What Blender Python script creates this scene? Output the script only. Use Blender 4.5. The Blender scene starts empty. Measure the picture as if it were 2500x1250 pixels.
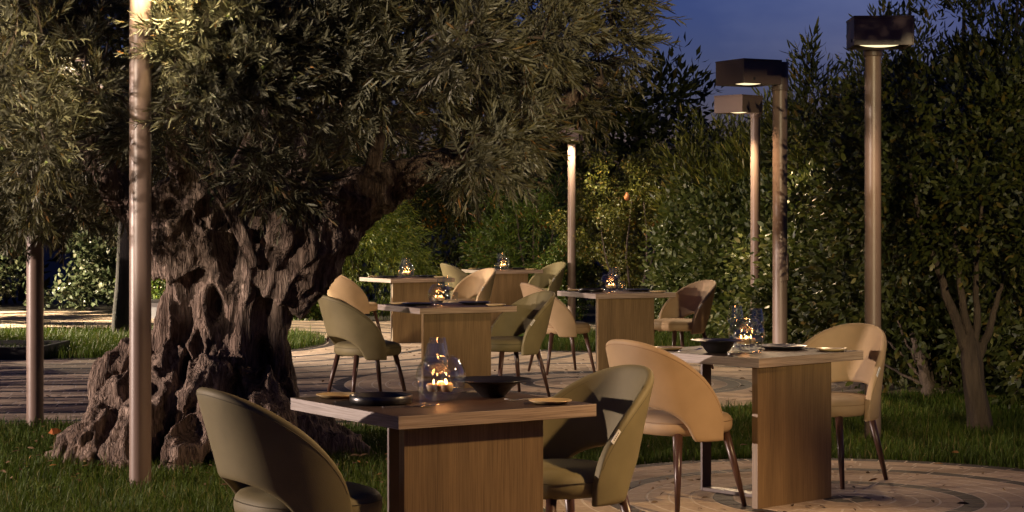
import bpy, bmesh, math, random
import numpy as np
from mathutils import Vector, Matrix, noise as mnoise

PI = math.pi
R = math.radians
rng = np.random.default_rng(7)
random.seed(7)
S = bpy.context.scene
COL = S.collection

# ------------------------------------------------------------------ camera
cam_d = bpy.data.cameras.new("camera")
cam = bpy.data.objects.new("camera", cam_d)
COL.objects.link(cam)
cam.location = (0, 0, 1.43)
cam.rotation_euler = (PI / 2, 0, 0)
cam_d.sensor_width = 36
cam_d.lens = 36 * 4682 / 2500
cam_d.shift_y = -0.035
cam_d.clip_start = 0.05
cam_d.clip_end = 500
S.camera = cam

# ------------------------------------------------------------------ dusk sky
world = bpy.data.worlds.new("World")
S.world = world
world.use_nodes = True
wn, wl = world.node_tree.nodes, world.node_tree.links
wn.clear()
w_out = wn.new("ShaderNodeOutputWorld")
w_bg = wn.new("ShaderNodeBackground")
w_sky = wn.new("ShaderNodeTexSky")
w_sky.sky_type = 'NISHITA'
w_sky.sun_disc = False
w_sky.sun_elevation = R(-0.5)
w_sky.sun_rotation = R(35)
w_sky.air_density = 0.9
w_sky.dust_density = 0.3
w_sky.ozone_density = 3.5
w_tc = wn.new("ShaderNodeTexCoord")
w_map = wn.new("ShaderNodeMapping")
w_map.inputs['Scale'].default_value = (2.0, 2.0, 5.0)
w_noise = wn.new("ShaderNodeTexNoise")
w_noise.inputs['Scale'].default_value = 3.4
w_noise.inputs['Detail'].default_value = 5
w_ramp = wn.new("ShaderNodeValToRGB")
w_ramp.color_ramp.elements[0].position = 0.46
w_ramp.color_ramp.elements[0].color = (0.80, 0.76, 1.48, 1)
w_ramp.color_ramp.elements[1].position = 0.70
w_ramp.color_ramp.elements[1].color = (1.60, 1.32, 1.95, 1)
w_mul = wn.new("ShaderNodeMix")
w_mul.data_type = 'RGBA'
w_mul.blend_type = 'MULTIPLY'
w_mul.inputs[0].default_value = 1.0
wl.new(w_tc.outputs['Generated'], w_map.inputs['Vector'])
wl.new(w_map.outputs['Vector'], w_noise.inputs['Vector'])
wl.new(w_noise.outputs['Fac'], w_ramp.inputs['Fac'])
wl.new(w_sky.outputs['Color'], w_mul.inputs[6])
wl.new(w_ramp.outputs['Color'], w_mul.inputs[7])
wl.new(w_mul.outputs[2], w_bg.inputs['Color'])
wl.new(w_bg.outputs['Background'], w_out.inputs['Surface'])
w_bg.inputs['Strength'].default_value = 0.15

S.view_settings.view_transform = 'Standard'
S.view_settings.look = 'None'
S.view_settings.gamma = 1
S.view_settings.use_curve_mapping = False
S.view_settings.exposure = 0.12
S.render.engine = 'CYCLES'
S.cycles.use_denoising = True
S.cycles.max_bounces = 8
S.cycles.transparent_max_bounces = 16
S.cycles.sample_clamp_indirect = 4.0
S.cycles.caustics_reflective = False
S.cycles.caustics_refractive = False

WARM = (1.0, 0.66, 0.36)       # sodium-warm garden lamps
KEYC = (1.0, 0.78, 0.66)       # paler lamps on the left side of the garden

# ------------------------------------------------------------------ helpers
def mesh_obj(name, verts, polys, mat=None, parent=None, smooth=False):
    """verts (n,3); polys: list of index arrays, each (m,k)"""
    me = bpy.data.meshes.new(name)
    v = np.asarray(verts, dtype=np.float32)
    if not isinstance(polys, (list, tuple)) or (len(polys) and np.ndim(polys[0]) == 1):
        me.from_pydata([tuple(p) for p in v], [], [tuple(int(i) for i in f) for f in polys])
    else:
        polys = [np.asarray(p, dtype=np.int32) for p in polys if len(p)]
        loops = np.concatenate([p.ravel() for p in polys])
        tot = np.concatenate([np.full(len(p), p.shape[1], np.int32) for p in polys])
        start = np.concatenate([[0], np.cumsum(tot)[:-1]]).astype(np.int32)
        me.vertices.add(len(v)); me.vertices.foreach_set("co", v.ravel())
        me.loops.add(len(loops)); me.loops.foreach_set("vertex_index", loops)
        me.polygons.add(len(tot)); me.polygons.foreach_set("loop_start", start)
        me.update(calc_edges=True)
    me.polygons.foreach_set("use_smooth", np.full(len(me.polygons), bool(smooth)))
    if mat: me.materials.append(mat)
    o = bpy.data.objects.new(name, me)
    COL.objects.link(o)
    if parent: o.parent = parent
    return o

def bm_obj(name, bm, mat=None, parent=None, smooth=False):
    me = bpy.data.meshes.new(name)
    bm.to_mesh(me); bm.free()
    if smooth:
        me.polygons.foreach_set("use_smooth", np.ones(len(me.polygons), bool))
    if mat: me.materials.append(mat)
    o = bpy.data.objects.new(name, me)
    COL.objects.link(o)
    if parent: o.parent = parent
    return o

def box(bm, c, s, rz=0.0, bevel=0.0):
    m = Matrix.Translation(c) @ Matrix.Rotation(rz, 4, 'Z') @ Matrix.Diagonal((s[0], s[1], s[2], 1))
    r = bmesh.ops.create_cube(bm, size=1, matrix=m)
    if bevel:
        es = list({e for v in r['verts'] for e in v.link_edges})
        bmesh.ops.bevel(bm, geom=es, offset=bevel, segments=2, affect='EDGES', profile=0.5)

def box_obj(name, c, s, mat, parent=None, rz=0.0, bevel=0.0):
    bm = bmesh.new(); box(bm, c, s, rz, bevel)
    return bm_obj(name, bm, mat, parent)

def lathe(profile, n=32, close=False):
    """profile [(r,z)...] -> verts, quads"""
    P = np.array(profile, float); k = len(P)
    a = np.linspace(0, 2 * PI, n, endpoint=False)
    V = np.stack([P[:, None, 0] * np.cos(a), P[:, None, 0] * np.sin(a), np.repeat(P[:, 1:2], n, 1)], -1).reshape(-1, 3)
    F = []
    for i in range(k - 1):
        for j in range(n):
            F.append((i * n + j, i * n + (j + 1) % n, (i + 1) * n + (j + 1) % n, (i + 1) * n + j))
    return V, [np.array(F)]

def lathe_obj(name, profile, mat, parent=None, n=32):
    V, F = lathe(profile, n)
    return mesh_obj(name, V, F, mat, parent, smooth=True)

def frames(P):
    P = np.asarray(P, float)
    T = np.gradient(P, axis=0); T /= np.linalg.norm(T, axis=1)[:, None] + 1e-9
    up = np.array([0, 0, 1.0]) if abs(T[0, 2]) < .9 else np.array([1.0, 0, 0])
    A = np.zeros_like(P); B = np.zeros_like(P)
    a = np.cross(T[0], up); a /= np.linalg.norm(a)
    for i in range(len(P)):
        a = a - T[i] * a.dot(T[i]); a /= np.linalg.norm(a)
        A[i] = a; B[i] = np.cross(T[i], a)
    return T, A, B

def smooth_path(P, rad, n):
    P = np.asarray(P, float); rad = np.asarray(rad, float)
    t = np.linspace(0, 1, len(P)); tt = np.linspace(0, 1, n)
    # catmull-rom
    out = []
    for x in tt:
        f = x * (len(P) - 1); i = min(int(f), len(P) - 2); u = f - i
        p0 = P[max(i - 1, 0)]; p1 = P[i]; p2 = P[i + 1]; p3 = P[min(i + 2, len(P) - 1)]
        out.append(.5 * ((2 * p1) + (-p0 + p2) * u + (2 * p0 - 5 * p1 + 4 * p2 - p3) * u * u + (-p0 + 3 * p1 - 3 * p2 + p3) * u ** 3))
    return np.array(out), np.interp(tt, t, rad)

def tube(P, rad, k=8, cap=True):
    P = np.asarray(P, float); n = len(P)
    T, A, B = frames(P)
    a = np.linspace(0, 2 * PI, k, endpoint=False)
    rad = np.broadcast_to(rad, (n,))
    V = (P[:, None] + rad[:, None, None] * (np.cos(a)[None, :, None] * A[:, None] + np.sin(a)[None, :, None] * B[:, None])).reshape(-1, 3)
    i = np.arange(n - 1)[:, None] * k; j = np.arange(k)[None]; j2 = (j + 1) % k
    F = np.stack([i + j, i + j2, i + k + j2, i + k + j], -1).reshape(-1, 4)
    tri = np.zeros((0, 3), int)
    if cap:
        V = np.vstack([V, P[0], P[-1]])
        c0, c1 = len(V) - 2, len(V) - 1
        jj = np.arange(k); jn = (jj + 1) % k
        tri = np.vstack([np.stack([np.full(k, c0), jn, jj], -1), np.stack([np.full(k, c1), (n - 1) * k + jj, (n - 1) * k + jn], -1)])
    return V, F, tri

def merge(parts):
    V = []; Q = []; T = []; o = 0
    for v, q, t in parts:
        V.append(v); Q.append(q + o); T.append(t + o); o += len(v)
    return np.vstack(V), [np.vstack(Q), np.vstack(T)]

def thing(name, label, cat, loc=(0, 0, 0), rz=0.0, group=None):
    o = bpy.data.objects.new(name, None); COL.objects.link(o)
    o.empty_display_size = .1
    o.location = loc; o.rotation_euler = (0, 0, rz)
    tag(o, label, cat, group)
    return o

def tag(o, label=None, cat=None, group=None, kind=None):
    if label: o['label'] = label
    if cat: o['category'] = cat
    if group: o['group'] = group
    if kind: o['kind'] = kind
    return o

def dup(root, loc, rz, label, group=None):
    r = root.copy(); COL.objects.link(r)
    r.location = loc; r.rotation_euler = (0, 0, rz)
    r['label'] = label
    if group: r['group'] = group
    for ch in list(root.children):
        c = ch.copy(); COL.objects.link(c); c.parent = r
        for g in list(ch.children):
            d = g.copy(); COL.objects.link(d); d.parent = c
    return r

# ------------------------------------------------------------------ materials
def mat_new(name):
    m = bpy.data.materials.new(name); m.use_nodes = True
    nt = m.node_tree
    return m, nt.nodes, nt.links, nt.nodes['Principled BSDF']

def ramp(n, stops):
    r = n.new("ShaderNodeValToRGB")
    e = r.color_ramp.elements
    e[0].position, e[0].color = stops[0][0], (*stops[0][1], 1)
    e[1].position, e[1].color = stops[-1][0], (*stops[-1][1], 1)
    for p, c in stops[1:-1]:
        x = e.new(p); x.color = (*c, 1)
    return r

def noise_mat(name, c1, c2, scale=5, rough=.6, bump=.1, bscale=None, detail=6, vec_scale=(1, 1, 1), spec=.4, island=0.0, coords='Object', metal=0.0, bdist=.01):
    m, n, l, b = mat_new(name)
    tc = n.new("ShaderNodeTexCoord"); mp = n.new("ShaderNodeMapping")
    mp.inputs['Scale'].default_value = vec_scale
    l.new(tc.outputs[coords], mp.inputs['Vector'])
    nz = n.new("ShaderNodeTexNoise"); nz.inputs['Scale'].default_value = scale; nz.inputs['Detail'].default_value = detail
    l.new(mp.outputs['Vector'], nz.inputs['Vector'])
    r = ramp(n, [(.3, c1), (.7, c2)])
    l.new(nz.outputs['Fac'], r.inputs['Fac'])
    col = r.outputs['Color']
    if island:
        g = n.new("ShaderNodeNewGeometry"); hs = n.new("ShaderNodeHueSaturation")
        mr = n.new("ShaderNodeMapRange"); mr.inputs[3].default_value = 1 - island; mr.inputs[4].default_value = 1 + island
        l.new(g.outputs['Random Per Island'], mr.inputs[0]); l.new(mr.outputs[0], hs.inputs['Value'])
        l.new(col, hs.inputs['Color']); col = hs.outputs['Color']
    l.new(col, b.inputs['Base Color'])
    b.inputs['Roughness'].default_value = rough
    b.inputs['Specular IOR Level'].default_value = spec
    b.inputs['Metallic'].default_value = metal
    if bump:
        nb = n.new("ShaderNodeTexNoise"); nb.inputs['Scale'].default_value = bscale or scale * 4; nb.inputs['Detail'].default_value = 5
        l.new(mp.outputs['Vector'], nb.inputs['Vector'])
        bp = n.new("ShaderNodeBump"); bp.inputs['Strength'].default_value = bump; bp.inputs['Distance'].default_value = bdist
        l.new(nb.outputs['Fac'], bp.inputs['Height']); l.new(bp.outputs['Normal'], b.inputs['Normal'])
    return m

def leaf_mat(name, stops, back=None, rough=.45, trans=.22, spec=.5):
    """leaf colours vary leaf by leaf; the underside can be paler"""
    m, n, l, b = mat_new(name)
    g = n.new("ShaderNodeNewGeometry")
    r = ramp(n, stops)
    l.new(g.outputs['Random Per Island'], r.inputs['Fac'])
    col = r.outputs['Color']
    if back:
        mx = n.new("ShaderNodeMix"); mx.data_type = 'RGBA'
        l.new(g.outputs['Backfacing'], mx.inputs[0]); l.new(col, mx.inputs[6]); mx.inputs[7].default_value = (*back, 1)
        col = mx.outputs[2]
    l.new(col, b.inputs['Base Color'])
    b.inputs['Roughness'].default_value = rough
    b.inputs['Specular IOR Level'].default_value = spec
    t = n.new("ShaderNodeBsdfTranslucent"); l.new(col, t.inputs['Color'])
    ms = n.new("ShaderNodeMixShader"); ms.inputs[0].default_value = trans
    out = n['Material Output']
    l.new(b.outputs[0], ms.inputs[1]); l.new(t.outputs[0], ms.inputs[2]); l.new(ms.outputs[0], out.inputs['Surface'])
    return m

def wood_mat(name, c1, c2, c3, grain='Z', rough=.5, scale=1.0):
    m, n, l, b = mat_new(name)
    tc = n.new("ShaderNodeTexCoord"); mp = n.new("ShaderNodeMapping")
    fine, lon = 260 * scale, 4.0 * scale
    mp.inputs['Scale'].default_value = {'Z': (fine, fine, lon), 'X': (lon, fine, fine), 'Y': (fine, lon, fine)}[grain]
    l.new(tc.outputs['Object'], mp.inputs['Vector'])
    n1 = n.new("ShaderNodeTexNoise"); n1.inputs['Scale'].default_value = 1.0; n1.inputs['Detail'].default_value = 4; n1.inputs['Roughness'].default_value = .65
    l.new(mp.outputs['Vector'], n1.inputs['Vector'])
    mp2 = n.new("ShaderNodeMapping")
    mp2.inputs['Scale'].default_value = {'Z': (9, 9, .7), 'X': (.7, 9, 9), 'Y': (9, .7, 9)}[grain]
    l.new(tc.outputs['Object'], mp2.inputs['Vector'])
    n2 = n.new("ShaderNodeTexNoise"); n2.inputs['Scale'].default_value = 1.3; n2.inputs['Detail'].default_value = 3
    l.new(mp2.outputs['Vector'], n2.inputs['Vector'])
    r = ramp(n, [(.32, c1), (.5, c2), (.68, c3)])
    l.new(n1.outputs['Fac'], r.inputs['Fac'])
    r2 = ramp(n, [(.3, (.72, .70, .68)), (.7, (1.12, 1.1, 1.08))])
    l.new(n2.outputs['Fac'], r2.inputs['Fac'])
    mx = n.new("ShaderNodeMix"); mx.data_type = 'RGBA'; mx.blend_type = 'MULTIPLY'; mx.inputs[0].default_value = 1
    l.new(r.outputs['Color'], mx.inputs[6]); l.new(r2.outputs['Color'], mx.inputs[7])
    l.new(mx.outputs[2], b.inputs['Base Color'])
    b.inputs['Roughness'].default_value = rough
    bp = n.new("ShaderNodeBump"); bp.inputs['Strength'].default_value = .25; bp.inputs['Distance'].default_value = .002
    l.new(n1.outputs['Fac'], bp.inputs['Height']); l.new(bp.outputs['Normal'], b.inputs['Normal'])
    return m

def emit_mat(name, col, strength):
    m, n, l, b = mat_new(name)
    b.inputs['Base Color'].default_value = (*col, 1)
    b.inputs['Emission Color'].default_value = (*col, 1)
    b.inputs['Emission Strength'].default_value = strength
    return m

def glass_mat(name, tint=(.97, .98, .97), f0=.08, rough=.02):
    """thin clear glass: see-through with reflections that grow towards the rim"""
    m, n, l, b = mat_new(name)
    n.remove(b)
    tr = n.new("ShaderNodeBsdfTransparent"); tr.inputs['Color'].default_value = (*tint, 1)
    gl = n.new("ShaderNodeBsdfGlossy"); gl.inputs['Roughness'].default_value = rough
    gl.inputs['Color'].default_value = (1, 1, 1, 1)
    lw = n.new("ShaderNodeLayerWeight"); lw.inputs['Blend'].default_value = .32
    mr = n.new("ShaderNodeMapRange"); mr.inputs[1].default_value = 0; mr.inputs[2].default_value = 1
    mr.inputs[3].default_value = f0; mr.inputs[4].default_value = .55
    pw = n.new("ShaderNodeMath"); pw.operation = 'POWER'; pw.inputs[1].default_value = 2.3
    l.new(lw.outputs['Facing'], pw.inputs[0]); l.new(pw.outputs[0], mr.inputs[0])
    ms = n.new("ShaderNodeMixShader")
    l.new(mr.outputs[0], ms.inputs[0]); l.new(tr.outputs[0], ms.inputs[1]); l.new(gl.outputs[0], ms.inputs[2])
    l.new(ms.outputs[0], n['Material Output'].inputs['Surface'])
    return m

M = {}
M['soil'] = noise_mat('soil', (.020, .017, .010), (.045, .036, .020), 3, .9, .5, 40)
M['mortar'] = noise_mat('mortar', (.42, .35, .28), (.54, .46, .37), 12, .9, .3, 60)
M['brick'] = noise_mat('brick', (.30, .22, .15), (.385, .288, .20), 38, .85, .08, 60, vec_scale=(1, 1, 1), island=.32, bdist=.002)
M['brick_dark'] = noise_mat('brick_dark', (.018, .014, .012), (.045, .035, .029), 9, .7, .5, 55, island=.25, bdist=.006)
M['grass'] = leaf_mat('grass', [(0, (.028, .052, .005)), (.55, (.055, .090, .009)), (.9, (.085, .110, .016)), (1, (.18, .14, .05))], rough=.6, trans=.3, spec=.2)
M['olive_leaf'] = leaf_mat('olive_leaf', [(0, (.034, .033, .011)), (.5, (.070, .063, .022)), (.9, (.115, .098, .036)), (1, (.18, .08, .02))], back=(.135, .13, .08), rough=.5, trans=.14, spec=.35)
M['bark'] = None
M['twig'] = noise_mat('twig', (.055, .040, .030), (.11, .08, .06), 20, .8, .4, 80)
M['pole'] = noise_mat('pole', (.165, .112, .088), (.195, .134, .106), 3, .38, .05, 200, spec=.45)
M['pole_dark'] = noise_mat('pole_dark', (.085, .056, .046), (.105, .072, .060), 4, .42, .08, 200)
M['lamp_glass'] = emit_mat('lamp_glass', (1.0, .80, .45), 1.5)
M['leg_wood'] = noise_mat('leg_wood', (.040, .018, .013), (.070, .032, .022), 8, .32, .05, 90, vec_scale=(8, 8, 1))
M['tan'] = noise_mat('tan_leather', (.33, .225, .125), (.40, .275, .158), 6, .62, .25, 320, bdist=.002, spec=.25)
M['khaki'] = noise_mat('khaki_leather', (.140, .115, .056), (.182, .150, .074), 6, .62, .25, 320, bdist=.002, spec=.25)
M['seam_tan'] = noise_mat('seam_tan', (.22, .13, .06), (.26, .16, .08), 8, .7, 0)
M['seam_khaki'] = noise_mat('seam_khaki', (.07, .055, .025), (.09, .07, .035), 8, .7, 0)
M['tag'] = noise_mat('tag', (.62, .60, .56), (.70, .68, .64), 40, .6, 0)
M['print'] = noise_mat('print', (.04, .04, .04), (.06, .06, .06), 40, .6, 0)
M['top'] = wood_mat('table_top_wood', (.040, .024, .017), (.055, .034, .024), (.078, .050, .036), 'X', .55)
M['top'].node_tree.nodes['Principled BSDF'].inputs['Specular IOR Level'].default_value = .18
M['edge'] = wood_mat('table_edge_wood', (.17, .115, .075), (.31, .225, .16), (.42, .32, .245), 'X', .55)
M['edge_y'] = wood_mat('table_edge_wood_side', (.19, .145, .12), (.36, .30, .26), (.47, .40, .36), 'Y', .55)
M['panel'] = wood_mat('table_panel_wood', (.125, .075, .032), (.195, .123, .054), (.255, .165, .078), 'Z', .5)
M['frame'] = noise_mat('table_frame_metal', (.060, .034, .026), (.078, .045, .034), 6, .45, .05, 120)
M['black_ceramic'] = noise_mat('black_ceramic', (.008, .007, .0075), (.016, .014, .0145), 6, .3, .06, 60, spec=.5)
M['plate'] = noise_mat('plate_ceramic', (.50, .36, .17), (.56, .41, .21), 8, .3, .04, 60)
M['steel'] = noise_mat('steel', (.55, .53, .5), (.65, .62, .6), 4, .16, 0, metal=1.0)
M['glass'] = glass_mat('clear_glass')
M['water'] = glass_mat('water', (.90, .93, .95), .10)
M['wax'] = noise_mat('wax', (.62, .40, .22), (.70, .47, .28), 8, .5, 0)
M['wax'].node_tree.nodes['Principled BSDF'].inputs['Subsurface Weight'].default_value = .5
M['wax'].node_tree.nodes['Principled BSDF'].inputs['Subsurface Radius'].default_value = (.02, .01, .005)
M['flame'] = emit_mat('flame', (1.0, .50, .14), 45)
M['planter'] = noise_mat('planter', (.012, .011, .011), (.02, .018, .018), 6, .6, .1)
M['gravel'] = noise_mat('gravel', (.06, .055, .05), (.16, .15, .14), 40, .9, .8, 60)
M['white_wall'] = noise_mat('white_wall', (.26, .27, .30), (.32, .33, .36), 4, .7, .1)
M['dark_bark'] = noise_mat('dark_bark', (.010, .008, .008), (.020, .016, .015), 9, .85, .7, 40, vec_scale=(3, 3, .5), bdist=.02)
M['pale_bark'] = noise_mat('pale_bark', (.045, .032, .023), (.095, .067, .047), 7, .85, .9, 30, vec_scale=(4, 4, .6), bdist=.02)
M['dead_leaf'] = noise_mat('dead_leaf', (.45, .12, .03), (.55, .20, .05), 20, .6, .1)
M['yellow_leaf'] = noise_mat('yellow_leaf', (.45, .35, .05), (.5, .4, .08), 20, .6, .1)
M['pomegranate'] = noise_mat('pomegranate', (.50, .14, .05), (.58, .24, .09), 8, .4, .05)
M['olive_fruit'] = noise_mat('olive_fruit', (.13, .17, .035), (.18, .22, .05), 30, .35, 0)
M['petal'] = noise_mat('petal', (.6, .18, .26), (.7, .26, .34), 30, .6, 0)
def shrub_mat(n, a, b, c, d=None, rough=.42, back=None, trans=.22, spec=.5):
    st = [(0, a), (.5, b), (.92, c)] + [(1, d or c)]
    M[n] = leaf_mat(n, st, back, rough, trans, spec)
shrub_mat('conifer_leaf', (.045, .080, .008), (.095, .135, .012), (.18, .20, .02), (.30, .27, .03))
shrub_mat('bamboo_leaf', (.030, .062, .006), (.065, .105, .010), (.12, .155, .018), (.26, .10, .03))
shrub_mat('pomegranate_leaf', (.048, .058, .007), (.095, .102, .013), (.16, .15, .022), (.25, .14, .03))
shrub_mat('laurel_leaf', (.034, .052, .010), (.070, .094, .018), (.125, .14, .034), (.21, .20, .09), rough=.42, spec=.4)
shrub_mat('oleander_leaf', (.055, .072, .008), (.11, .125, .013), (.18, .18, .026), (.26, .20, .035))
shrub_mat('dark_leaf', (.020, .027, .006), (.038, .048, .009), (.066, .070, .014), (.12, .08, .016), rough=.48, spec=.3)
shrub_mat('ivy_leaf', (.024, .036, .016), (.045, .06, .026), (.08, .09, .05), (.13, .12, .07), rough=.35)

def bark_material():
    m, n, l, b = mat_new('olive_bark')
    tc = n.new("ShaderNodeTexCoord"); mp = n.new("ShaderNodeMapping"); mp.inputs['Scale'].default_value = (1, 1, .13)
    l.new(tc.outputs['Object'], mp.inputs['Vector'])
    nz = n.new("ShaderNodeTexNoise"); nz.inputs['Scale'].default_value = 26; nz.inputs['Detail'].default_value = 9; nz.inputs['Roughness'].default_value = .7
    nz.inputs['Distortion'].default_value = .5
    l.new(mp.outputs['Vector'], nz.inputs['Vector'])
    n2 = n.new("ShaderNodeTexNoise"); n2.inputs['Scale'].default_value = 3.2; n2.inputs['Detail'].default_value = 6
    l.new(tc.outputs['Object'], n2.inputs['Vector'])
    vo = n.new("ShaderNodeTexVoronoi"); vo.feature = 'DISTANCE_TO_EDGE'; vo.inputs['Scale'].default_value = 48
    l.new(mp.outputs['Vector'], vo.inputs['Vector'])
    r = ramp(n, [(.36, (.052, .038, .031)), (.5, (.215, .163, .134)), (.64, (.44, .35, .295))])
    l.new(nz.outputs['Fac'], r.inputs['Fac'])
    r2 = ramp(n, [(.3, (.55, .47, .42)), (.68, (1.1, 1.05, 1.0))])
    l.new(n2.outputs['Fac'], r2.inputs['Fac'])
    mx = n.new("ShaderNodeMix"); mx.data_type = 'RGBA'; mx.blend_type = 'MULTIPLY'; mx.inputs[0].default_value = 1
    l.new(r.outputs['Color'], mx.inputs[6]); l.new(r2.outputs['Color'], mx.inputs[7])
    l.new(mx.outputs[2], b.inputs['Base Color'])
    b.inputs['Roughness'].default_value = .85; b.inputs['Specular IOR Level'].default_value = .25
    ad = n.new("ShaderNodeMath"); ad.operation = 'MULTIPLY_ADD'; ad.inputs[1].default_value = 1.4
    mn = n.new("ShaderNodeMath"); mn.operation = 'MINIMUM'; mn.inputs[1].default_value = .18
    l.new(vo.outputs['Distance'], mn.inputs[0])
    l.new(mn.outputs[0], ad.inputs[0]); l.new(nz.outputs['Fac'], ad.inputs[2])
    bp = n.new("ShaderNodeBump"); bp.inputs['Strength'].default_value = 1.0; bp.inputs['Distance'].default_value = .04
    l.new(ad.outputs[0], bp.inputs['Height']); l.new(bp.outputs['Normal'], b.inputs['Normal'])
    return m
M['bark'] = bark_material()

# ------------------------------------------------------------------ ground
def back_edge(x):        # where the near lawn ends and the far paving begins (depth as a function of x)
    return np.interp(x, [-9, -1.0, -.3, .9, 1.7, 2.7, 4.5], [13.7, 13.35, 13.25, 14.0, 14.6, 15.5, 16.5])
def far_edge(x):         # where the far paving ends at the planting
    return np.interp(x, [-14, -4.2, -3.2, -1.0, .8, 2.2, 3.0, 3.7, 5.0], [30.3, 30.0, 27.4, 27.0, 27.2, 22.6, 18.6, 16.4, 15.0])

C1 = np.array([-4.6, 22.2]); C2 = np.array([.80, 16.85]); C3 = np.array([1.72, 9.84]); C0 = np.array([-.30, 7.15])
I1R, I2, I2R = 2.45, np.array([1.25, 22.5]), 1.75

g = 160.0
ground = mesh_obj('ground', [(-g, -20, -.05), (g, -20, -.05), (g, 2 * g, -.05), (-g, 2 * g, -.05)], [(0, 1, 2, 3)], M['soil'])
tag(ground, kind='structure')
xs = np.linspace(-14, 5.0, 60)
ye = back_edge(xs); yf = np.maximum(far_edge(xs), ye + .05)
V = np.vstack([np.c_[xs, ye, np.full(60, -.0010)], np.c_[xs, yf, np.full(60, -.0010)]])
pav = mesh_obj('pavement', V, [np.array([(i, i + 1, 61 + i, 60 + i) for i in range(59)])], M['mortar'])
tag(pav, kind='structure')
a = np.linspace(0, 2 * PI, 72, endpoint=False)
def disc(name, c, r, z, mat):
    V = np.vstack([np.c_[c[0] + r * np.cos(a), c[1] + r * np.sin(a), np.full(72, z)], [[c[0], c[1], z]]])
    return mesh_obj(name, V, [np.array([(i, (i + 1) % 72, 72) for i in range(72)])], mat)
patio = disc('patio', C3, 1.69, -.0010, M['mortar']); tag(patio, kind='structure')
patio0 = disc('patio', C0, 1.69, -.0050, M['mortar']); tag(patio0, kind='structure')
lawn_i1 = disc('grass_island', C1, I1R, .003, M['soil']); tag(lawn_i1, kind='structure')
lawn_i2 = disc('grass_island', I2, I2R, .003, M['soil']); tag(lawn_i2, kind='structure')

def ring_brick(r0, r1, da, gap=.011, z0=-.03, z1=0.0):
    """one paver: a piece of a ring between radii r0 and r1, spanning da radians, with eased edges"""
    g2 = gap / 2
    e = .0015
    vs = []
    for z, ins in ((z0, 0), (z1 - e, 0), (z1, e)):
        ra, rb = r0 + g2 + ins, r1 - g2 - ins
        h0 = da / 2 - (g2 + ins) / max(ra, .05); h1 = da / 2 - (g2 + ins) / rb
        for rr, h in ((ra, -h0), (rb, -h1), (rb, 0), (rb, h1), (ra, h0), (ra, 0)):
            vs.append((rr * math.cos(h), rr * math.sin(h), z))
    f = [(12, 13, 14, 17), (17, 14, 15, 16)]
    for lv in (0, 6):
        for i in range(6):
            j = (i + 1) % 6
            f.append((lv + i, lv + j, lv + 6 + j, lv + 6 + i))
    return np.array(vs), np.array(f)

def rings(c, r_in, pitch, k0, k1, dark, keep, along=(.14, .24)):
    """list of (verts_local, faces, angle, is_dark, centre)"""
    out = []
    for k in range(k0, k1):
        r0 = r_in + k * pitch; r1 = r0 + pitch
        w = .115 if False else random.uniform(*along)
        n = max(4, int(2 * PI * (r0 + pitch / 2) / w))
        off = random.random() * 6.28
        for i in range(n):
            an = off + 2 * PI * i / n
            x = c[0] + (r0 + pitch / 2) * math.cos(an); y = c[1] + (r0 + pitch / 2) * math.sin(an)
            if not keep(x, y): continue
            out.append((r0, r1, 2 * PI / n, an, dark(k), c, x, y))
    return out

def in_main(x, y):
    if y < back_edge(x) - .02 or y > far_edge(x): return False
    if abs(x) > .30 * y + 1.2: return False
    if (x - C1[0]) ** 2 + (y - C1[1]) ** 2 < I1R ** 2: return False
    if (x - I2[0]) ** 2 + (y - I2[1]) ** 2 < I2R ** 2: return False
    return True
R2 = 2.36
near = rings(C3, 0.02, .112, 0, 15, lambda k: k in (0, 5, 10, 14), lambda x, y: y > 8.9 and abs(x) < .3 * y + .4)
near0 = rings(C0, 0.02, .112, 0, 15, lambda k: k in (0, 5, 10, 14), lambda x, y: abs(x) < .3 * y + .6 and (x - C3[0]) ** 2 + (y - C3[1]) ** 2 > 1.72 ** 2)
mid = rings(C2, .02, .118, 0, 20, lambda k: k in (5, 9, 10, 19), in_main)
far = rings(C1, I1R + .01, .122, 0, 100, lambda k: k % 5 == 0, lambda x, y: in_main(x, y) and (x - C2[0]) ** 2 + (y - C2[1]) ** 2 > R2 ** 2 and
            not (abs((x - I2[0]) ** 2 + (y - I2[1]) ** 2) < (I2R + .13) ** 2))
edge2 = rings(I2, I2R + .01, .118, 0, 1, lambda k: True, in_main)
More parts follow.
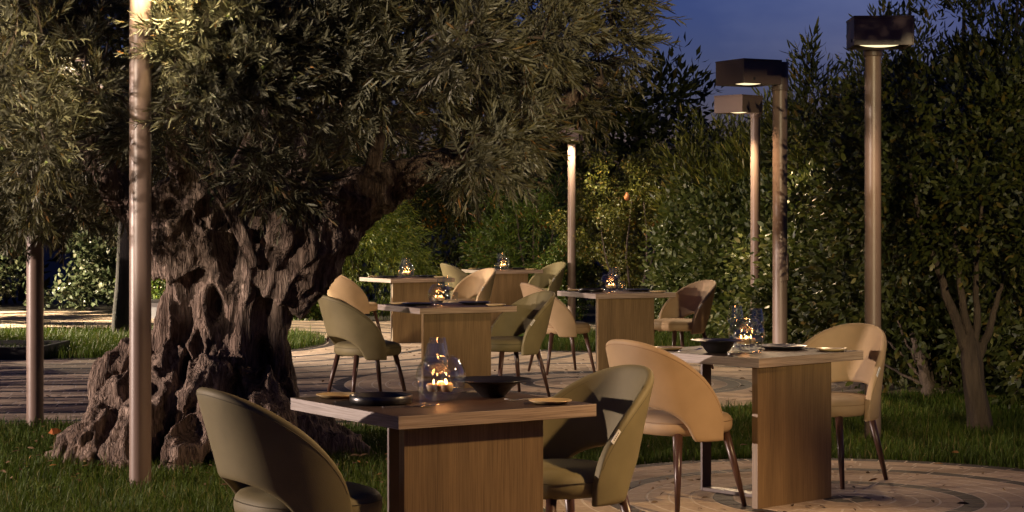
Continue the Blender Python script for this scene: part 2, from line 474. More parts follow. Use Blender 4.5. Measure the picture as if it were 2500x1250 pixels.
# the 300 nearest pavers are objects of their own; the rest one mesh
near.sort(key=lambda b: b[7])
first, rest = near[:300], near[300:] + near0 + mid + far + edge2
cache = {}
for r0, r1, da, an, dk, c, x, y in first:
    key = (round(r0, 4), round(da, 5), dk)
    if key not in cache:
        vs, f = ring_brick(r0, r1, da)
        o = mesh_obj('brick', vs, [f], M['brick_dark' if dk else 'brick'], patio); cache[key] = o.data
    else:
        o = bpy.data.objects.new('brick', cache[key]); COL.objects.link(o); o.parent = patio
    o.location = (c[0], c[1], random.uniform(-.0004, .0005)); o.rotation_euler = (0, 0, an)
for dk in (False, True):
    for parent, lst in ((pav, [b for b in rest if b[5] is not C3 and b[5] is not C0]), (patio, [b for b in rest if b[5] is C3]), (patio0, [b for b in rest if b[5] is C0])):
        VV = []; FF = []; o_ = 0
        for r0, r1, da, an, d, c, x, y in lst:
            if d != dk: continue
            vs, f = ring_brick(r0, r1, da)
            ca, sa = math.cos(an), math.sin(an)
            q = np.c_[c[0] + vs[:, 0] * ca - vs[:, 1] * sa, c[1] + vs[:, 0] * sa + vs[:, 1] * ca, vs[:, 2] + random.uniform(-.0004, .0005)]
            VV.append(q); FF.append(f + o_); o_ += len(q)
        if VV:
            o = mesh_obj('dark_brick_field' if dk else 'brick_field', np.vstack(VV), [np.vstack(FF)], M['brick_dark' if dk else 'brick'], parent)
            o['kind'] = 'stuff'

# ------------------------------------------------------------------ leaves and grass
def leaf_mesh(P, T, N, L, W, curve=.12, six=True):
    """P base, T direction, N face normal (all n,3), L, W (n,) -> verts, polys"""
    T = T / (np.linalg.norm(T, axis=1)[:, None] + 1e-9)
    B = np.cross(N, T); B /= np.linalg.norm(B, axis=1)[:, None] + 1e-9
    N = np.cross(T, B)
    n = len(P); L = L[:, None]; W = W[:, None]
    if six:
        c = curve * L
        V = np.stack([P,
                      P + T * .32 * L + B * .5 * W + N * c * .30, P + T * .32 * L - B * .5 * W + N * c * .30,
                      P + T * .72 * L + B * .40 * W + N * c * .05, P + T * .72 * L - B * .40 * W + N * c * .05,
                      P + T * L - N * c * .5], 1).reshape(-1, 3)
        i = np.arange(n)[:, None] * 6
        return V, [i + np.array([[1, 2, 4, 3]]), np.vstack([i + np.array([[0, 2, 1]]), i + np.array([[3, 4, 5]])])]
    V = np.stack([P, P + T * .45 * L + B * .5 * W + N * .10 * W, P + T * L - N * curve * L, P + T * .45 * L - B * .5 * W + N * .10 * W], 1).reshape(-1, 3)
    i = np.arange(n)[:, None] * 4
    return V, [np.vstack([i + np.array([[0, 3, 1]]), i + np.array([[1, 3, 2]])])]

def rand_dirs(n, zbias=0.0):
    d = rng.normal(size=(n, 3)); d[:, 2] += zbias
    return d / np.linalg.norm(d, axis=1)[:, None]

def grass_obj(name, label, pts, h=(.05, .13), w=.005, parent=None):
    n = len(pts)
    ang = rng.uniform(0, 2 * PI, n); hh = rng.uniform(h[0], h[1], n) * (1 + .5 * (rng.random(n) < .06))
    lean = rng.uniform(.1, .9, n)
    D = np.c_[np.cos(ang), np.sin(ang), np.zeros(n)]; Bv = np.c_[-np.sin(ang), np.cos(ang), np.zeros(n)]
    ww = (w * rng.uniform(.6, 1.3, n))[:, None]
    P = np.c_[pts, np.full(n, -.02)]
    m = P + D * (lean * hh * .28)[:, None] + np.c_[np.zeros((n, 2)), hh * .6]
    t = P + D * (lean * hh * .85)[:, None] + np.c_[np.zeros((n, 2)), hh * (1 - .25 * lean)]
    V = np.stack([P + Bv * ww * .5, P - Bv * ww * .5, m + Bv * ww * .4, m - Bv * ww * .4, t], 1).reshape(-1, 3)
    i = np.arange(n)[:, None] * 5
    o = mesh_obj(name, V, [i + np.array([[0, 1, 3, 2]]), i + np.array([[2, 3, 4]])], M['grass'], parent, smooth=True)
    tag(o, label, 'grass', kind='stuff')
    return o

def lawn_pts(n):
    out = []
    while sum(map(len, out)) < n:
        y = 9.0 + 8.0 * rng.random(60000) ** 1.3
        x = rng.uniform(-5.5, 5.5, 60000)
        ok = (np.abs(x) < .28 * y + .4) & (y < back_edge(x) - .03 + .10 * np.sin(x * 9) * np.sin(x * 5.3)) & (y < np.where(x > 2.5, 15.8, 99))
        ok &= (x - C3[0]) ** 2 + (y - C3[1]) ** 2 > 1.70 ** 2
        ok &= (x - C0[0]) ** 2 + (y - C0[1]) ** 2 > 1.75 ** 2
        p = np.c_[x, y][ok]
        # patchy: thin out by a low-frequency noise
        k = np.array([mnoise.noise(Vector((q[0] * 1.7, q[1] * 1.7, 3))) for q in p[:12000]])
        p = p[:12000][rng.random(len(k)) < .72 + .6 * k]
        out.append(p)
    return np.vstack(out)[:n]
grass_obj('grass', 'uneven lawn of fine green grass round the olive trunk and tables', lawn_pts(125000), (.035, .10), .0055)
def disc_pts(c, r, n):
    q = c + (np.sqrt(rng.random(n)) * (r - .03))[:, None] * np.stack([np.cos(t := rng.uniform(0, 6.2832, n)), np.sin(t)], -1)
    return q[np.abs(q[:, 0]) < .29 * q[:, 1] + .5]
grass_obj('grass', 'round grass bed set in the paving behind the olive trunk', disc_pts(C1, I1R, 42000), (.06, .17), .008)
grass_obj('grass', 'round grass bed under the hedge behind the middle tables', disc_pts(I2, I2R, 22000), (.05, .15), .008)

# ------------------------------------------------------------------ the old olive tree
T0 = np.array([-1.74, 11.8, 0.0])
olive = thing('olive_tree', 'huge old olive tree with a gnarled hollowed trunk and spreading grey-green crown', 'tree', tuple(T0))

def olive_trunk():
    parts = []
    def add(P, rad, n=24, k=18):
        p, r = smooth_path(P, rad, n); parts.append(tube(p, r, k))
    zc = [-.15, .14, .31, .52, .64, .82, 1.02, 1.17, 1.27, 1.42]
    cx = [-.08, -.10, -.09, -.05, -.04, -.02, .03, .045, .05, .07]
    hw = [.50, .45, .40, .345, .325, .305, .320, .350, .360, .375]
    cxf = lambda z: np.interp(z, zc, cx); hwf = lambda z: np.interp(z, zc, hw)
    # core, slightly flattened
    p = np.array([(cxf(z), .05, z) for z in np.linspace(-.15, 1.38, 30)])
    v, q, t = tube(p, hwf(np.linspace(-.15, 1.38, 30)) * .86, 30)
    v[:, 1] = (v[:, 1] - .05) * .86 + .05
    parts.append((v, q, t))
    # twisted muscle-like columns round the core
    r_ = random.Random(11)
    for i in range(15):
        a0 = i / 15 * 2 * PI + r_.uniform(-.12, .12); tw = r_.uniform(-.5, .5)
        P = []; Rr = []
        z0 = -.12; z1 = r_.uniform(1.32, 1.5)
        for s in np.linspace(0, 1, 14):
            z = z0 + (z1 - z0) * s
            aa = a0 + tw * s + .12 * math.sin(s * 6 + i)
            h = hwf(z) * (.93 + .07 * math.sin(5 * s + i * 2.1))
            P.append((cxf(z) + h * math.cos(aa), .05 + h * .84 * math.sin(aa), z))
            Rr.append((.125 - .035 * s + .02 * (1 - s) ** 3) * r_.uniform(.75, 1.2))
        add(P, Rr, 30, 12)
    # roots
    for P, Rr in [
        ([(-.25, -.10, .55), (-.55, -.25, .36), (-.78, -.35, .15), (-1.0, -.40, -.08)], [.18, .15, .12, .07]),
        ([(-.30, .10, .70), (-.56, .12, .57), (-.76, .12, .47), (-.80, .08, .30)], [.17, .14, .12, .09]),
        ([(-.30, -.05, .45), (-.64, -.05, .28), (-.80, -.12, .08), (-.9, -.2, -.08)], [.16, .13, .10, .08]),
        ([(.12, -.10, .30), (.42, -.12, .15), (.68, -.12, .05), (.95, -.15, -.07)], [.17, .14, .10, .06]),
        ([(.15, .1, .3), (.45, .25, .14), (.65, .4, .03), (.85, .5, -.08)], [.15, .12, .08, .05]),
        ([(-.05, -.30, .50), (-.10, -.55, .24), (-.16, -.74, .06), (-.2, -.9, -.1)], [.17, .15, .13, .08]),
        ([(-.32, -.28, .42), (-.45, -.5, .2), (-.52, -.66, .02), (-.55, -.8, -.1)], [.16, .14, .13, .09]),
        ([(.18, -.28, .44), (.30, -.50, .22), (.40, -.62, .06), (.5, -.75, -.1)], [.16, .15, .13, .08]),
        ([(-.60, -.3, .28), (-.72, -.52, .12), (-.8, -.62, -.06)], [.12, .13, .09]),
        ([(.05, -.4, .3), (.08, -.62, .12), (.12, -.78, -.08)], [.12, .12, .09]),
    ]:
        add(P, Rr, 20, 14)
    # stump crown and limbs
    for P, Rr in [
        ([(-.24, 0, 1.15), (-.31, -.06, 1.36), (-.30, -.08, 1.55), (-.24, -.05, 1.69)], [.24, .22, .17, .07]),
        ([(-.28, .1, 1.22), (-.50, .05, 1.38), (-.70, 0, 1.62), (-.84, -.05, 1.95)], [.17, .11, .07, .045]),
        ([(.22, .02, 1.05), (.44, .0, 1.30), (.68, .02, 1.52), (.95, .05, 1.65), (1.25, .1, 1.76), (1.7, .15, 1.95), (2.3, .1, 2.3)], [.32, .30, .215, .135, .10, .065, .03]),
        ([(.30, -.20, 1.20), (.36, -.27, 1.40), (.43, -.26, 1.56), (.47, -.2, 1.85), (.55, -.1, 2.4)], [.13, .105, .075, .055, .03]),
        ([(.84, .0, 1.64), (.90, -.04, 1.82), (.93, -.05, 2.05), (.9, -.1, 2.5)], [.06, .045, .036, .02]),
        ([(.0, .25, 1.2), (.02, .55, 1.6), (.1, 1.1, 2.1), (.2, 1.9, 2.7)], [.22, .16, .1, .05]),
        ([(-.15, -.05, 1.3), (-.25, -.3, 1.75), (-.22, -.6, 2.2), (-.1, -.8, 2.7)], [.15, .08, .045, .02]),
        ([(-.5, .05, 1.4), (-1.0, .3, 1.9), (-1.7, .5, 2.4)], [.1, .07, .03]),
    ]:
        add(P, Rr, 26, 14)
    V, F = merge(parts)
    o = mesh_obj('trunk', V, F, M['bark'], olive, smooth=True)
    rm = o.modifiers.new('r', 'REMESH'); rm.mode = 'VOXEL'; rm.voxel_size = .0135; rm.use_smooth_shade = True
    dg = bpy.context.evaluated_depsgraph_get()
    me = bpy.data.meshes.new_from_object(o.evaluated_get(dg))
    o.modifiers.clear(); old = o.data; o.data = me; bpy.data.meshes.remove(old)
    n = len(me.vertices)
    co = np.empty(n * 3, np.float32); me.vertices.foreach_get('co', co); co = co.reshape(-1, 3)
    no = np.empty(n * 3, np.float32); me.vertices.foreach_get('normal', no); no = no.reshape(-1, 3)
    d = np.zeros(n)
    N3 = mnoise.noise
    for i in range(n):
        x, y, z = co[i]
        w = N3((x * 2.1, y * 2.1, z * 1.3 + 9)) * .9
        top = .8 * min(1, max(0, (z - .95 + .25 * N3((x * 4, y * 4, 2))) / .35)); low = .55 * min(1, max(0, (.45 - z) / .3))
        kn = max(top, low)
        # long vertical ridges in the middle of the trunk, knottier above and below
        a1 = (1 - kn) * (1 - abs(N3((x * 5.5 + w, y * 5.5, z * .7 + w)))) + kn * (1 - abs(N3((x * 5.0 + w, y * 5.0, z * 3.4 + w))))
        a2 = (1 - kn) * (1 - abs(N3((x * 13 + 4, y * 13 + w, z * 1.8)))) + kn * (1 - abs(N3((x * 12 + 4, y * 12 + w, z * 9))))
        a3 = N3((x * 30, y * 30, z * 11))
        a4 = N3((x * 7 + 30, y * 7, z * 6))
        d[i] = .105 * (a1 - .80) * (1 + .5 * kn) + .042 * (a2 - .75) * (1 + .9 * kn) + .014 * a3 + .045 * kn * a4 + .007 * N3((x * 62, y * 62, z * 24))
        f = mnoise.cell(Vector((x * 6, y * 6, z * 4)))
        if kn > .2:
            dist = mnoise.voronoi(Vector((x * 6.5 + w * .6, y * 6.5, z * 5.5)))[0][0]
            d[i] -= .075 * kn * max(0, .32 - dist) / .32
    hs = np.clip((np.hypot(co[:, 0] - cxf(co[:, 2]), co[:, 1])) / .35, .2, 1)
    thin = np.clip(1 - (co[:, 2] - 1.6) / .25, .12, 1)
    co = co + no * (d * thin)[:, None]
    # hollows seen on the trunk: (x, z, half width, half height, depth)
    for hx, hz, rw, rh, dp in [(-.05, .93, .04, .10, .18), (-.215, .53, .035, .09, .16), (-.15, .66, .035, .09, .12), (.10, .36, .08, .15, .18),
                               (.21, .56, .055, .12, .16), (-.45, .42, .10, .07, .14),
                               (.03, 1.36, .085, .17, .30), (.05, 1.14, .06, .09, .14), (-.52, .52, .09, .06, .14),
                               (-.30, 1.50, .05, .06, .10), (-.12, .25, .07, .10, .14)]:
        e = ((co[:, 0] - hx) / rw) ** 2 + ((co[:, 2] - hz) / rh) ** 2
        k = np.exp(-e ** 1.6) * (no[:, 1] < .35) * (co[:, 1] < .1)
        rim = np.exp(-(np.sqrt(e) - 1.5) ** 2 / .12) * (no[:, 1] < .2) * (co[:, 1] < .05)
        co[:, 1] += dp * k
        co += no * (.014 * rim)[:, None]
    me.vertices.foreach_set('co', co.astype(np.float32).ravel())
    me.update()
    me.materials.clear(); me.materials.append(M['bark'])
    me.polygons.foreach_set("use_smooth", np.ones(len(me.polygons), bool))
    return o
olive_trunk()
# two slim shoots in front of the fork
for P, Rr in [([(.20, -.34, 1.16), (.13, -.40, 1.38), (.0, -.42, 1.66), (-.06, -.42, 1.95), (-.12, -.40, 2.4)], [.042, .034, .029, .027, .016]),
              ([(.17, -.36, 1.2), (.10, -.42, 1.36), (.02, -.45, 1.52), (-.10, -.5, 1.7)], [.018, .015, .012, .008])]:
    p, r = smooth_path(P, Rr, 22)
    V, F, t = tube(p, r, 10)
    mesh_obj('stem', V, [F, t], M['bark'], olive, smooth=True)

# --- crown: shoots with paired narrow leaves, gathered in clumps
def olive_spray(k):
    r = np.random.default_rng(100 + k)
    n = int(r.integers(11, 17)); Ln = r.uniform(.15, .25)
    s = np.linspace(.12, 1, n)
    bend = r.uniform(-.05, .05, 2)
    tw = np.c_[s * Ln, bend[0] * s ** 2, bend[1] * s ** 2]
    P = []; T = []; N = []; L = []
    ph = r.uniform(0, PI)
    for i in range(n):
        for sg in (0, PI):
            if r.random() < .08: continue
            an = ph + sg + (i % 2) * PI / 2 + r.normal(0, .3)
            side = np.array([0, math.cos(an), math.sin(an)])
            op = R(r.uniform(28, 62)) * (1 - .35 * s[i])
            t = np.array([math.cos(op), 0, 0]) + side * math.sin(op)
            P.append(tw[i]); T.append(t)
            nn = np.array([math.cos(op + PI / 2), 0, 0]) + side * math.sin(op + PI / 2) + r.normal(0, .35, 3)
            N.append(nn); L.append(r.uniform(.055, .085) * (1 - .25 * s[i] ** 3))
    L = np.array(L)
    v, f = leaf_mesh(np.array(P), np.array(T), np.array(N), L, L * r.uniform(.115, .16, len(L)), .06)
    tv, tq, tt = tube(np.vstack([[0, 0, 0], tw[::3], tw[-1]]), .0016, 3, cap=False)
    return v, f, tv, tq
SPR = [olive_spray(k) for k in range(8)]

def basis(D, roll):
    """rotation matrices taking +x to D (n,3) with random roll"""
    D = D / np.linalg.norm(D, axis=1)[:, None]
    up = np.where(np.abs(D[:, 2:3]) > .95, np.array([[1., 0, 0]]), np.array([[0, 0, 1.]]))
    A = np.cross(up, D); A /= np.linalg.norm(A, axis=1)[:, None]
    B = np.cross(D, A)
    c, s = np.cos(roll)[:, None], np.sin(roll)[:, None]
    return np.stack([D, A * c + B * s, -A * s + B * c], 2)

def z_low(x):     # underside of the crown (x relative to the trunk)
    return np.interp(x, [-4, -1.4, -.9, -.72, -.45, -.28, .0, .3, .5, .8, 1.1, 1.25, 1.6, 2.1, 2.3, 2.45, 2.6, 3.0], [1.22, 1.34, 1.46, 1.54, 1.80, 1.92, 1.75, 1.62, 1.72, 1.90, 1.92, 1.62, 1.52, 2.0, 2.2, 2.4, 2.7, 3.2])

centers = []
while len(centers) < 470:
    x = rng.uniform(-2.8, 2.6); y = rng.uniform(-3.3, 3.4); z = rng.uniform(1.3, 4.4)
    e0 = ((x + .35) / (3.0 if x < 0 else 2.85)) ** 2 + (y / 3.4) ** 2
    if -.75 < x < .16 and y < -1.1 and z < 3.1: continue
    if x < -1.0 and y < -2.2: continue
    if -.2 < x < 1.2 and y < -1.55 and z < 3.1: continue
    e = ((x + .35) / (3.0 if x < 0 else 2.85)) ** 2 + (y / 3.4) ** 2 + ((z - 2.5) / 1.9) ** 2
    if e0 > 1 or (z > 2.5 and e > 1) or (e < .10): continue
    if z < z_low(x) + .10: continue
    if z > 3.2 and rng.random() < .55: continue
    # an airy hollow in front of the fork, and beside the lamp pole
    if abs(x + .1) < .65 and z < 1.78 and y < .4 and rng.random() < .75: continue
    if x < -.25 and x > -.55 and y < -1.5 and z < 2.4: continue
    if -.25 < x < .24 and y < -.2 and z < 2.0 and rng.random() < .85: continue
    if .3 < x < 1.3 and y < .15 and z < 2.12: continue
    centers.append((x, y, z))
# shoots round the near lamp pole and low hanging ones
for c in [(-.10, -1.40, 2.50), (-.06, -1.36, 2.38), (-.08, -1.34, 2.27), (.0, -1.4, 2.3), (-.02, -1.4, 2.46), (.2, -1.5, 2.2), (.28, -1.5, 2.14), (.38, -1.5, 2.22), (.44, -1.45, 2.1), (.1, -1.5, 2.06), (.10, -1.5, 2.50), (.16, -1.45, 2.42), (.35, -1.5, 2.40), (.5, -1.5, 2.38), (.14, -1.5, 2.3), (.12, -1.45, 2.15), (.25, -1.5, 2.22), (.6, -1.45, 2.3), (.30, -1.45, 2.55), (.75, -1.4, 2.42), (.45, -1.4, 2.2),
          (.28, -.55, 1.70), (.42, -.5, 1.64), (.34, -.7, 1.86), (-1.3, -.6, 1.42), (-1.5, -.5, 1.38), (-1.2, -.3, 1.48), (-1.4, -.1, 1.44), (-1.65, -.4, 1.42), (-.95, -.2, 1.52), (-.85, -.4, 1.5), (-1.05, -.6, 1.56), (-1.25, -1.2, 1.55), (-1.4, -1.3, 1.45), (-1.15, -1.1, 1.7), (-1.5, -.9, 1.5)]:
    centers.append(c)
for i in range(16):      # shoots that catch the light of the near lamp
    centers.append((rng.uniform(.1, 1.3), rng.uniform(-1.5, -1.2), rng.uniform(2.0, 2.65)))
for i in range(34):      # the left side hangs thick and low
    centers.append((rng.uniform(-2.6, -.75), rng.uniform(-1.6, 1.6), rng.uniform(1.55, 2.95)))
centers = np.array(centers)
SP = []; SD = []
for c in centers:
    n = int(rng.integers(17, 27))
    d = rand_dirs(n, .15)
    out = c - np.array([0, 0, 2.2]); out /= np.linalg.norm(out)
    d = d + out * .7; d /= np.linalg.norm(d, axis=1)[:, None]
    SP.append(c + d * rng.uniform(.02, .14, (n, 1))); SD.append(d)
SP = np.vstack(SP); SD = np.vstack(SD); n = len(SP)
SR = basis(SD, rng.uniform(0, 2 * PI, n)); SC = rng.uniform(.85, 1.25, n); SV = rng.integers(0, 8, n)
depth = SP[:, 1] + T0[1]
vis = (SP[:, 2] < 2.95) & (np.abs(SP[:, 0] + T0[0] + .0) < .267 * depth)
order = np.argsort(np.where(vis, depth, 99))
single = set(order[:300].tolist())
spr_me = []
for k in range(8):
    v, f, tv, tq = SPR[k]
    me_o = mesh_obj('leafy_twig', np.vstack([v, tv]), [np.vstack([f[0], tq + len(v)]), f[1]], M['olive_leaf'], smooth=True)
    spr_me.append(me_o.data); bpy.data.objects.remove(me_o)
for i in order[:300]:
    o = bpy.data.objects.new('leafy_twig', spr_me[SV[i]]); COL.objects.link(o); o.parent = olive
    m3 = Matrix([list(r) for r in SR[i] * SC[i]])
    o.matrix_local = Matrix.Translation(Vector(SP[i])) @ m3.to_4x4()
VV, QQ, TT, off = [], [], [], 0
for k in range(8):
    idx = np.array([i for i in np.where(SV == k)[0] if i not in single])
    v, f, tv, tq = SPR[k]
    allv = np.vstack([v, tv]); q = np.vstack([f[0], tq + len(v)])
    W = np.einsum('nij,vj->nvi', SR[idx] * SC[idx][:, None, None], allv) + SP[idx][:, None]
    m = len(idx); st = (np.arange(m) * len(allv))[:, None, None] + off
    VV.append(W.reshape(-1, 3)); QQ.append((q[None] + st).reshape(-1, 4)); TT.append((f[1][None] + st).reshape(-1, 3)); off += m * len(allv)
fo = mesh_obj('foliage', np.vstack(VV), [np.vstack(QQ), np.vstack(TT)], M['olive_leaf'], olive, smooth=True); fo['kind'] = 'stuff'
# thin branches from the limbs out to the clumps
tips = np.array([(-.24, -.05, 1.69), (-.84, -.05, 1.95), (1.25, .1, 1.76), (1.7, .15, 1.95), (2.3, .1, 2.3), (.55, -.1, 2.4), (.9, -.1, 2.5), (.2, 1.9, 2.7), (.1, 1.1, 2.1), (-.1, -.8, 2.7), (-1.7, .5, 2.4), (-.12, -.4, 2.4), (-1.0, .3, 1.9)])
parts = []
nodes = [t for t in tips]
for c in sorted(centers.tolist(), key=lambda c: np.linalg.norm(tips - np.array(c), axis=1).min()):
    c = np.array(c); nd = np.array(nodes)
    t = nd[np.argmin(np.linalg.norm(nd - c, axis=1))]
    mid = (t + c) / 2 + rng.normal(0, .05, 3) + np.array([0, 0, .04])
    p, r = smooth_path([t, mid, c], [.009, .007, .004], 7)
    parts.append(tube(p, r, 5, cap=True)); nodes.append(c)
V, F = merge(parts)
br = mesh_obj('branches', V, F, M['twig'], olive, smooth=True); br['kind'] = 'stuff'
# green olives hanging in the crown
idx = order[300:340]
for j, i in enumerate(idx[::1]):
    if j == 0:
        V, F = lathe([(0, -.011), (.005, -.0095), (.0085, -.004), (.009, .001), (.007, .007), (.003, .0105), (0, .011)], 10)
        o = mesh_obj('olive_fruit', V, F, M['olive_fruit'], olive, smooth=True); of_me = o.data
    else:
        o = bpy.data.objects.new('olive_fruit', of_me); COL.objects.link(o); o.parent = olive
    o.location = SP[i] + SD[i] * .12 + np.array([0, 0, -.02])

# ------------------------------------------------------------------ shrubs, hedges and trees
def shrub(name, label, cat, base, blobs, nleaf, L, Wr, mat, mode='out', stems=(), stem_mat='twig', curve=.12, shell=.35, six=False, group=None, spray=0):
    """blobs: (x,y,z,rx,ry,rz) relative to base; leaves spread through them, denser towards the outside"""
    root = thing(name, label, cat, base, 0, group)
    B = np.array(blobs, float)
    wt = B[:, 3] * B[:, 5]; wt = wt / wt.sum()
    # lumps on the blobs
    lumps = []; lr = []
    for i, b in enumerate(B):
        nl = max(4, int(60 * wt[i]) + int(b[3] * b[5] * 18))
        d = rand_dirs(nl, .1); rad = rng.uniform(shell, 1.0, nl) ** .6
        lumps.append(b[:3] + d * b[3:6] * rad[:, None]); lr.append(np.full(nl, .16 * (b[3] * b[4] * b[5]) ** (1 / 3) + .07))
    lumps = np.vstack(lumps); lr = np.concatenate(lr)
    ok = lumps[:, 2] > .05
    lumps, lr = lumps[ok], lr[ok]
    if spray:      # shoots of several leaves
        ns = nleaf // spray
        j = rng.integers(0, len(lumps), ns)
        d = rand_dirs(ns)
        c = lumps[j] + d * lr[j][:, None] * rng.uniform(.3, 1.1, ns)[:, None]
        cen = B[0, :3] if len(B) == 1 else B[:, :3].mean(0)
        sd = d + (c - cen) / (np.linalg.norm(c - cen, axis=1)[:, None] + .1) * .8
        if mode == 'up': sd[:, 2] += 1.3
        if mode == 'droop': sd[:, 2] -= .5
        sd /= np.linalg.norm(sd, axis=1)[:, None]
        sl = rng.uniform(.7, 1.3, ns) * L * (2.4 if mode != 'ros' else .5)
        M3 = basis(sd, rng.uniform(0, 6.28, ns))
        P, T, N = [], [], []
        for k in range(spray):
            s = (k + .5) / spray
            an = k * 2.4 + rng.normal(0, .25, ns)
            op = (R(58) - R(30) * s) * np.ones(ns) + rng.normal(0, .18, ns)
            t = np.stack([np.cos(op), np.sin(op) * np.cos(an), np.sin(op) * np.sin(an)], -1)
            nn = np.stack([-np.sin(op), np.cos(op) * np.cos(an), np.cos(op) * np.sin(an)], -1)
            P.append(c + sd * (sl * s)[:, None]); T.append(np.einsum('nij,nj->ni', M3, t)); N.append(np.einsum('nij,nj->ni', M3, nn))
        P, T, N = np.vstack(P), np.vstack(T), np.vstack(N)
        N += rng.normal(0, .25, N.shape)
        if mode == 'droop': T[:, 2] -= .35
        n = len(P)
    else:
        n = nleaf
        j = rng.integers(0, len(lumps), n)
        d = rand_dirs(n)
        P = lumps[j] + d * lr[j][:, None] * rng.uniform(.55, 1.05, n)[:, None]
        T = d * .6 + rng.normal(0, .6, (n, 3))
        if mode == 'up': T[:, 2] += .9
        if mode == 'droop': T[:, 2] -= .7
        N = d + rng.normal(0, .5, (n, 3)) + np.array([0, -.1, .5])
    ok = P[:, 2] > .02
    P, T, N = P[ok], T[ok], N[ok]; n = len(P)
    LL = L * rng.uniform(.65, 1.25, n)
    V, F = leaf_mesh(P, T, N, LL, LL * Wr * rng.uniform(.85, 1.15, n), curve, six)
    o = mesh_obj('foliage', V, F, M[mat], root, smooth=True); o['kind'] = 'stuff'
    for Pt, Rr in stems:
        p, r = smooth_path(Pt, Rr, 16)
        p = p + np.c_[rng.normal(0, .006, (16, 2)), np.zeros(16)]
        v, q, t = tube(p, r, 9)
        mesh_obj('stem', v, [q, t], M[stem_mat], root, smooth=True)
    return root

def fan_stems(n, spread, h, r0=.018, y=0.0):
    out = []
    for i in range(n):
        a = random.uniform(-1, 1); b = random.uniform(-.4, .3)
        out.append(([(a * .15 * spread, b * .2 + y, -.05), (a * .45 * spread, b * .4 + y, h * .4), (a * spread * .8, b * .6 + y, h * .75), (a * spread, b * .8 + y, h)], [r0, r0 * .8, r0 * .55, r0 * .3]))
    return out

FX = lambda px, D: (px - 1250) / 4682 * D
# back of the garden, from left to right
shrub('ivy_hedge', 'dark ivy-clad hedge at the far left behind the bright paving', 'hedge', (-8.2, 31.0, 0),
      [(-1.2, .3, .9, 1.4, .7, 1.0), (.6, 0, 1.0, 1.4, .6, 1.1), (0, .4, 2.2, 2.0, .7, .9), (2.0, .2, 1.2, 1.0, .6, 1.3)], 17000, .095, .62, 'ivy_leaf', shell=.6)
shrub('ivy_hedge', 'dark ivy-clad hedge behind the slim dark tree trunk', 'hedge', (-5.4, 30.8, 0),
      [(-.6, .2, .8, 1.0, .6, .9), (.5, 0, 1.0, 1.0, .6, 1.2), (0, .4, 2.3, 1.3, .6, 1.0)], 12000, .095, .62, 'ivy_leaf', shell=.6)
shrub('leafy_bush', 'bright green small-leaved bush seen between the front pole and the olive trunk', 'bush', (FX(405, 29.3), 29.3, 0),
      [(0, 0, .65, .7, .5, .75), (.3, .1, 1.2, .6, .5, .6)], 9000, .07, .45, 'bamboo_leaf', shell=.6)
shrub('feathery_bush', 'tall yellow-green feathery bush with drooping needle leaves behind the far left table', 'bush', (FX(880, 28.2), 28.2, 0),
      [(0, 0, .75, .95, .6, .75), (-.15, 0, 1.25, .75, .55, .45), (.45, -.1, .85, .55, .5, .6), (-.55, -.1, .6, .5, .45, .5), (.1, 0, 1.55, .5, .4, .25)], 26000, .085, .13, 'conifer_leaf', 'droop', fan_stems(5, .5, 1.3), shell=.55, spray=9, six=False)
shrub('low_bush', 'low dark green bush at the foot of the feathery bush right of the olive trunk', 'bush', (FX(755, 27.6), 27.6, 0),
      [(0, 0, .22, .35, .3, .28), (.3, .05, .2, .3, .3, .22), (-.25, 0, .3, .3, .3, .3)], 4000, .07, .5, 'bamboo_leaf', shell=.5)
shrub('dark_shrub', 'deep shaded shrub with narrow leaves behind the farthest table', 'shrub', (FX(1090, 30.2), 30.2, 0),
      [(0, 0, .9, 1.1, .6, 1.0), (.1, .1, 2.0, 1.3, .6, .9)], 11000, .10, .22, 'dark_leaf', 'droop', shell=.5, spray=7)
shrub('bamboo_bush', 'green bush with star-like narrow leaf shoots behind the farthest table', 'bush', (FX(1300, 29.0), 29.0, 0),
      [(0, 0, .55, .75, .5, .65), (.05, 0, 1.15, .75, .5, .6), (-.45, 0, .8, .6, .5, .7), (-.1, .1, 1.7, .8, .5, .5), (.4, -.1, .5, .4, .4, .5)], 22000, .088, .17, 'bamboo_leaf', 'out', fan_stems(4, .5, 1.6), shell=.55, spray=8)
shrub('fine_bush', 'low fine-leaved green bush beside the pale pole behind the farthest table', 'bush', (FX(1370, 27.6), 27.6, 0),
      [(0, 0, .45, .38, .35, .5), (.1, 0, .85, .3, .3, .35)], 9000, .042, .5, 'bamboo_leaf', shell=.5)
pom = shrub('pomegranate_bush', 'yellowish small-leaved pomegranate bush with thin stems behind the middle right table', 'bush', (FX(1515, 27.4), 27.4, 0),
      [(0, 0, .7, .7, .5, .7), (-.2, 0, 1.3, .75, .5, .6), (.45, 0, 1.1, .6, .5, .75), (.1, .05, 1.9, .9, .5, .6), (.6, .1, 1.9, .6, .5, .6)], 30000, .05, .42, 'pomegranate_leaf', 'out',
      [([(.08, -.45, 0), (.10, -.5, .5), (.05, -.5, 1.0), (.15, -.3, 1.7)], [.022, .018, .014, .008]), ([(.2, -.4, 0), (.25, -.5, .45), (.42, -.5, .9), (.55, -.4, 1.6)], [.025, .02, .016, .008]),
       ([(.22, -.4, 0), (.30, -.5, .5), (.34, -.52, 1.0), (.3, -.4, 1.7)], [.02, .017, .013, .007]), ([(.05, -.4, 0), (-.1, -.48, .5), (-.25, -.45, 1.0), (-.3, -.3, 1.5)], [.018, .014, .01, .006])], shell=.55)
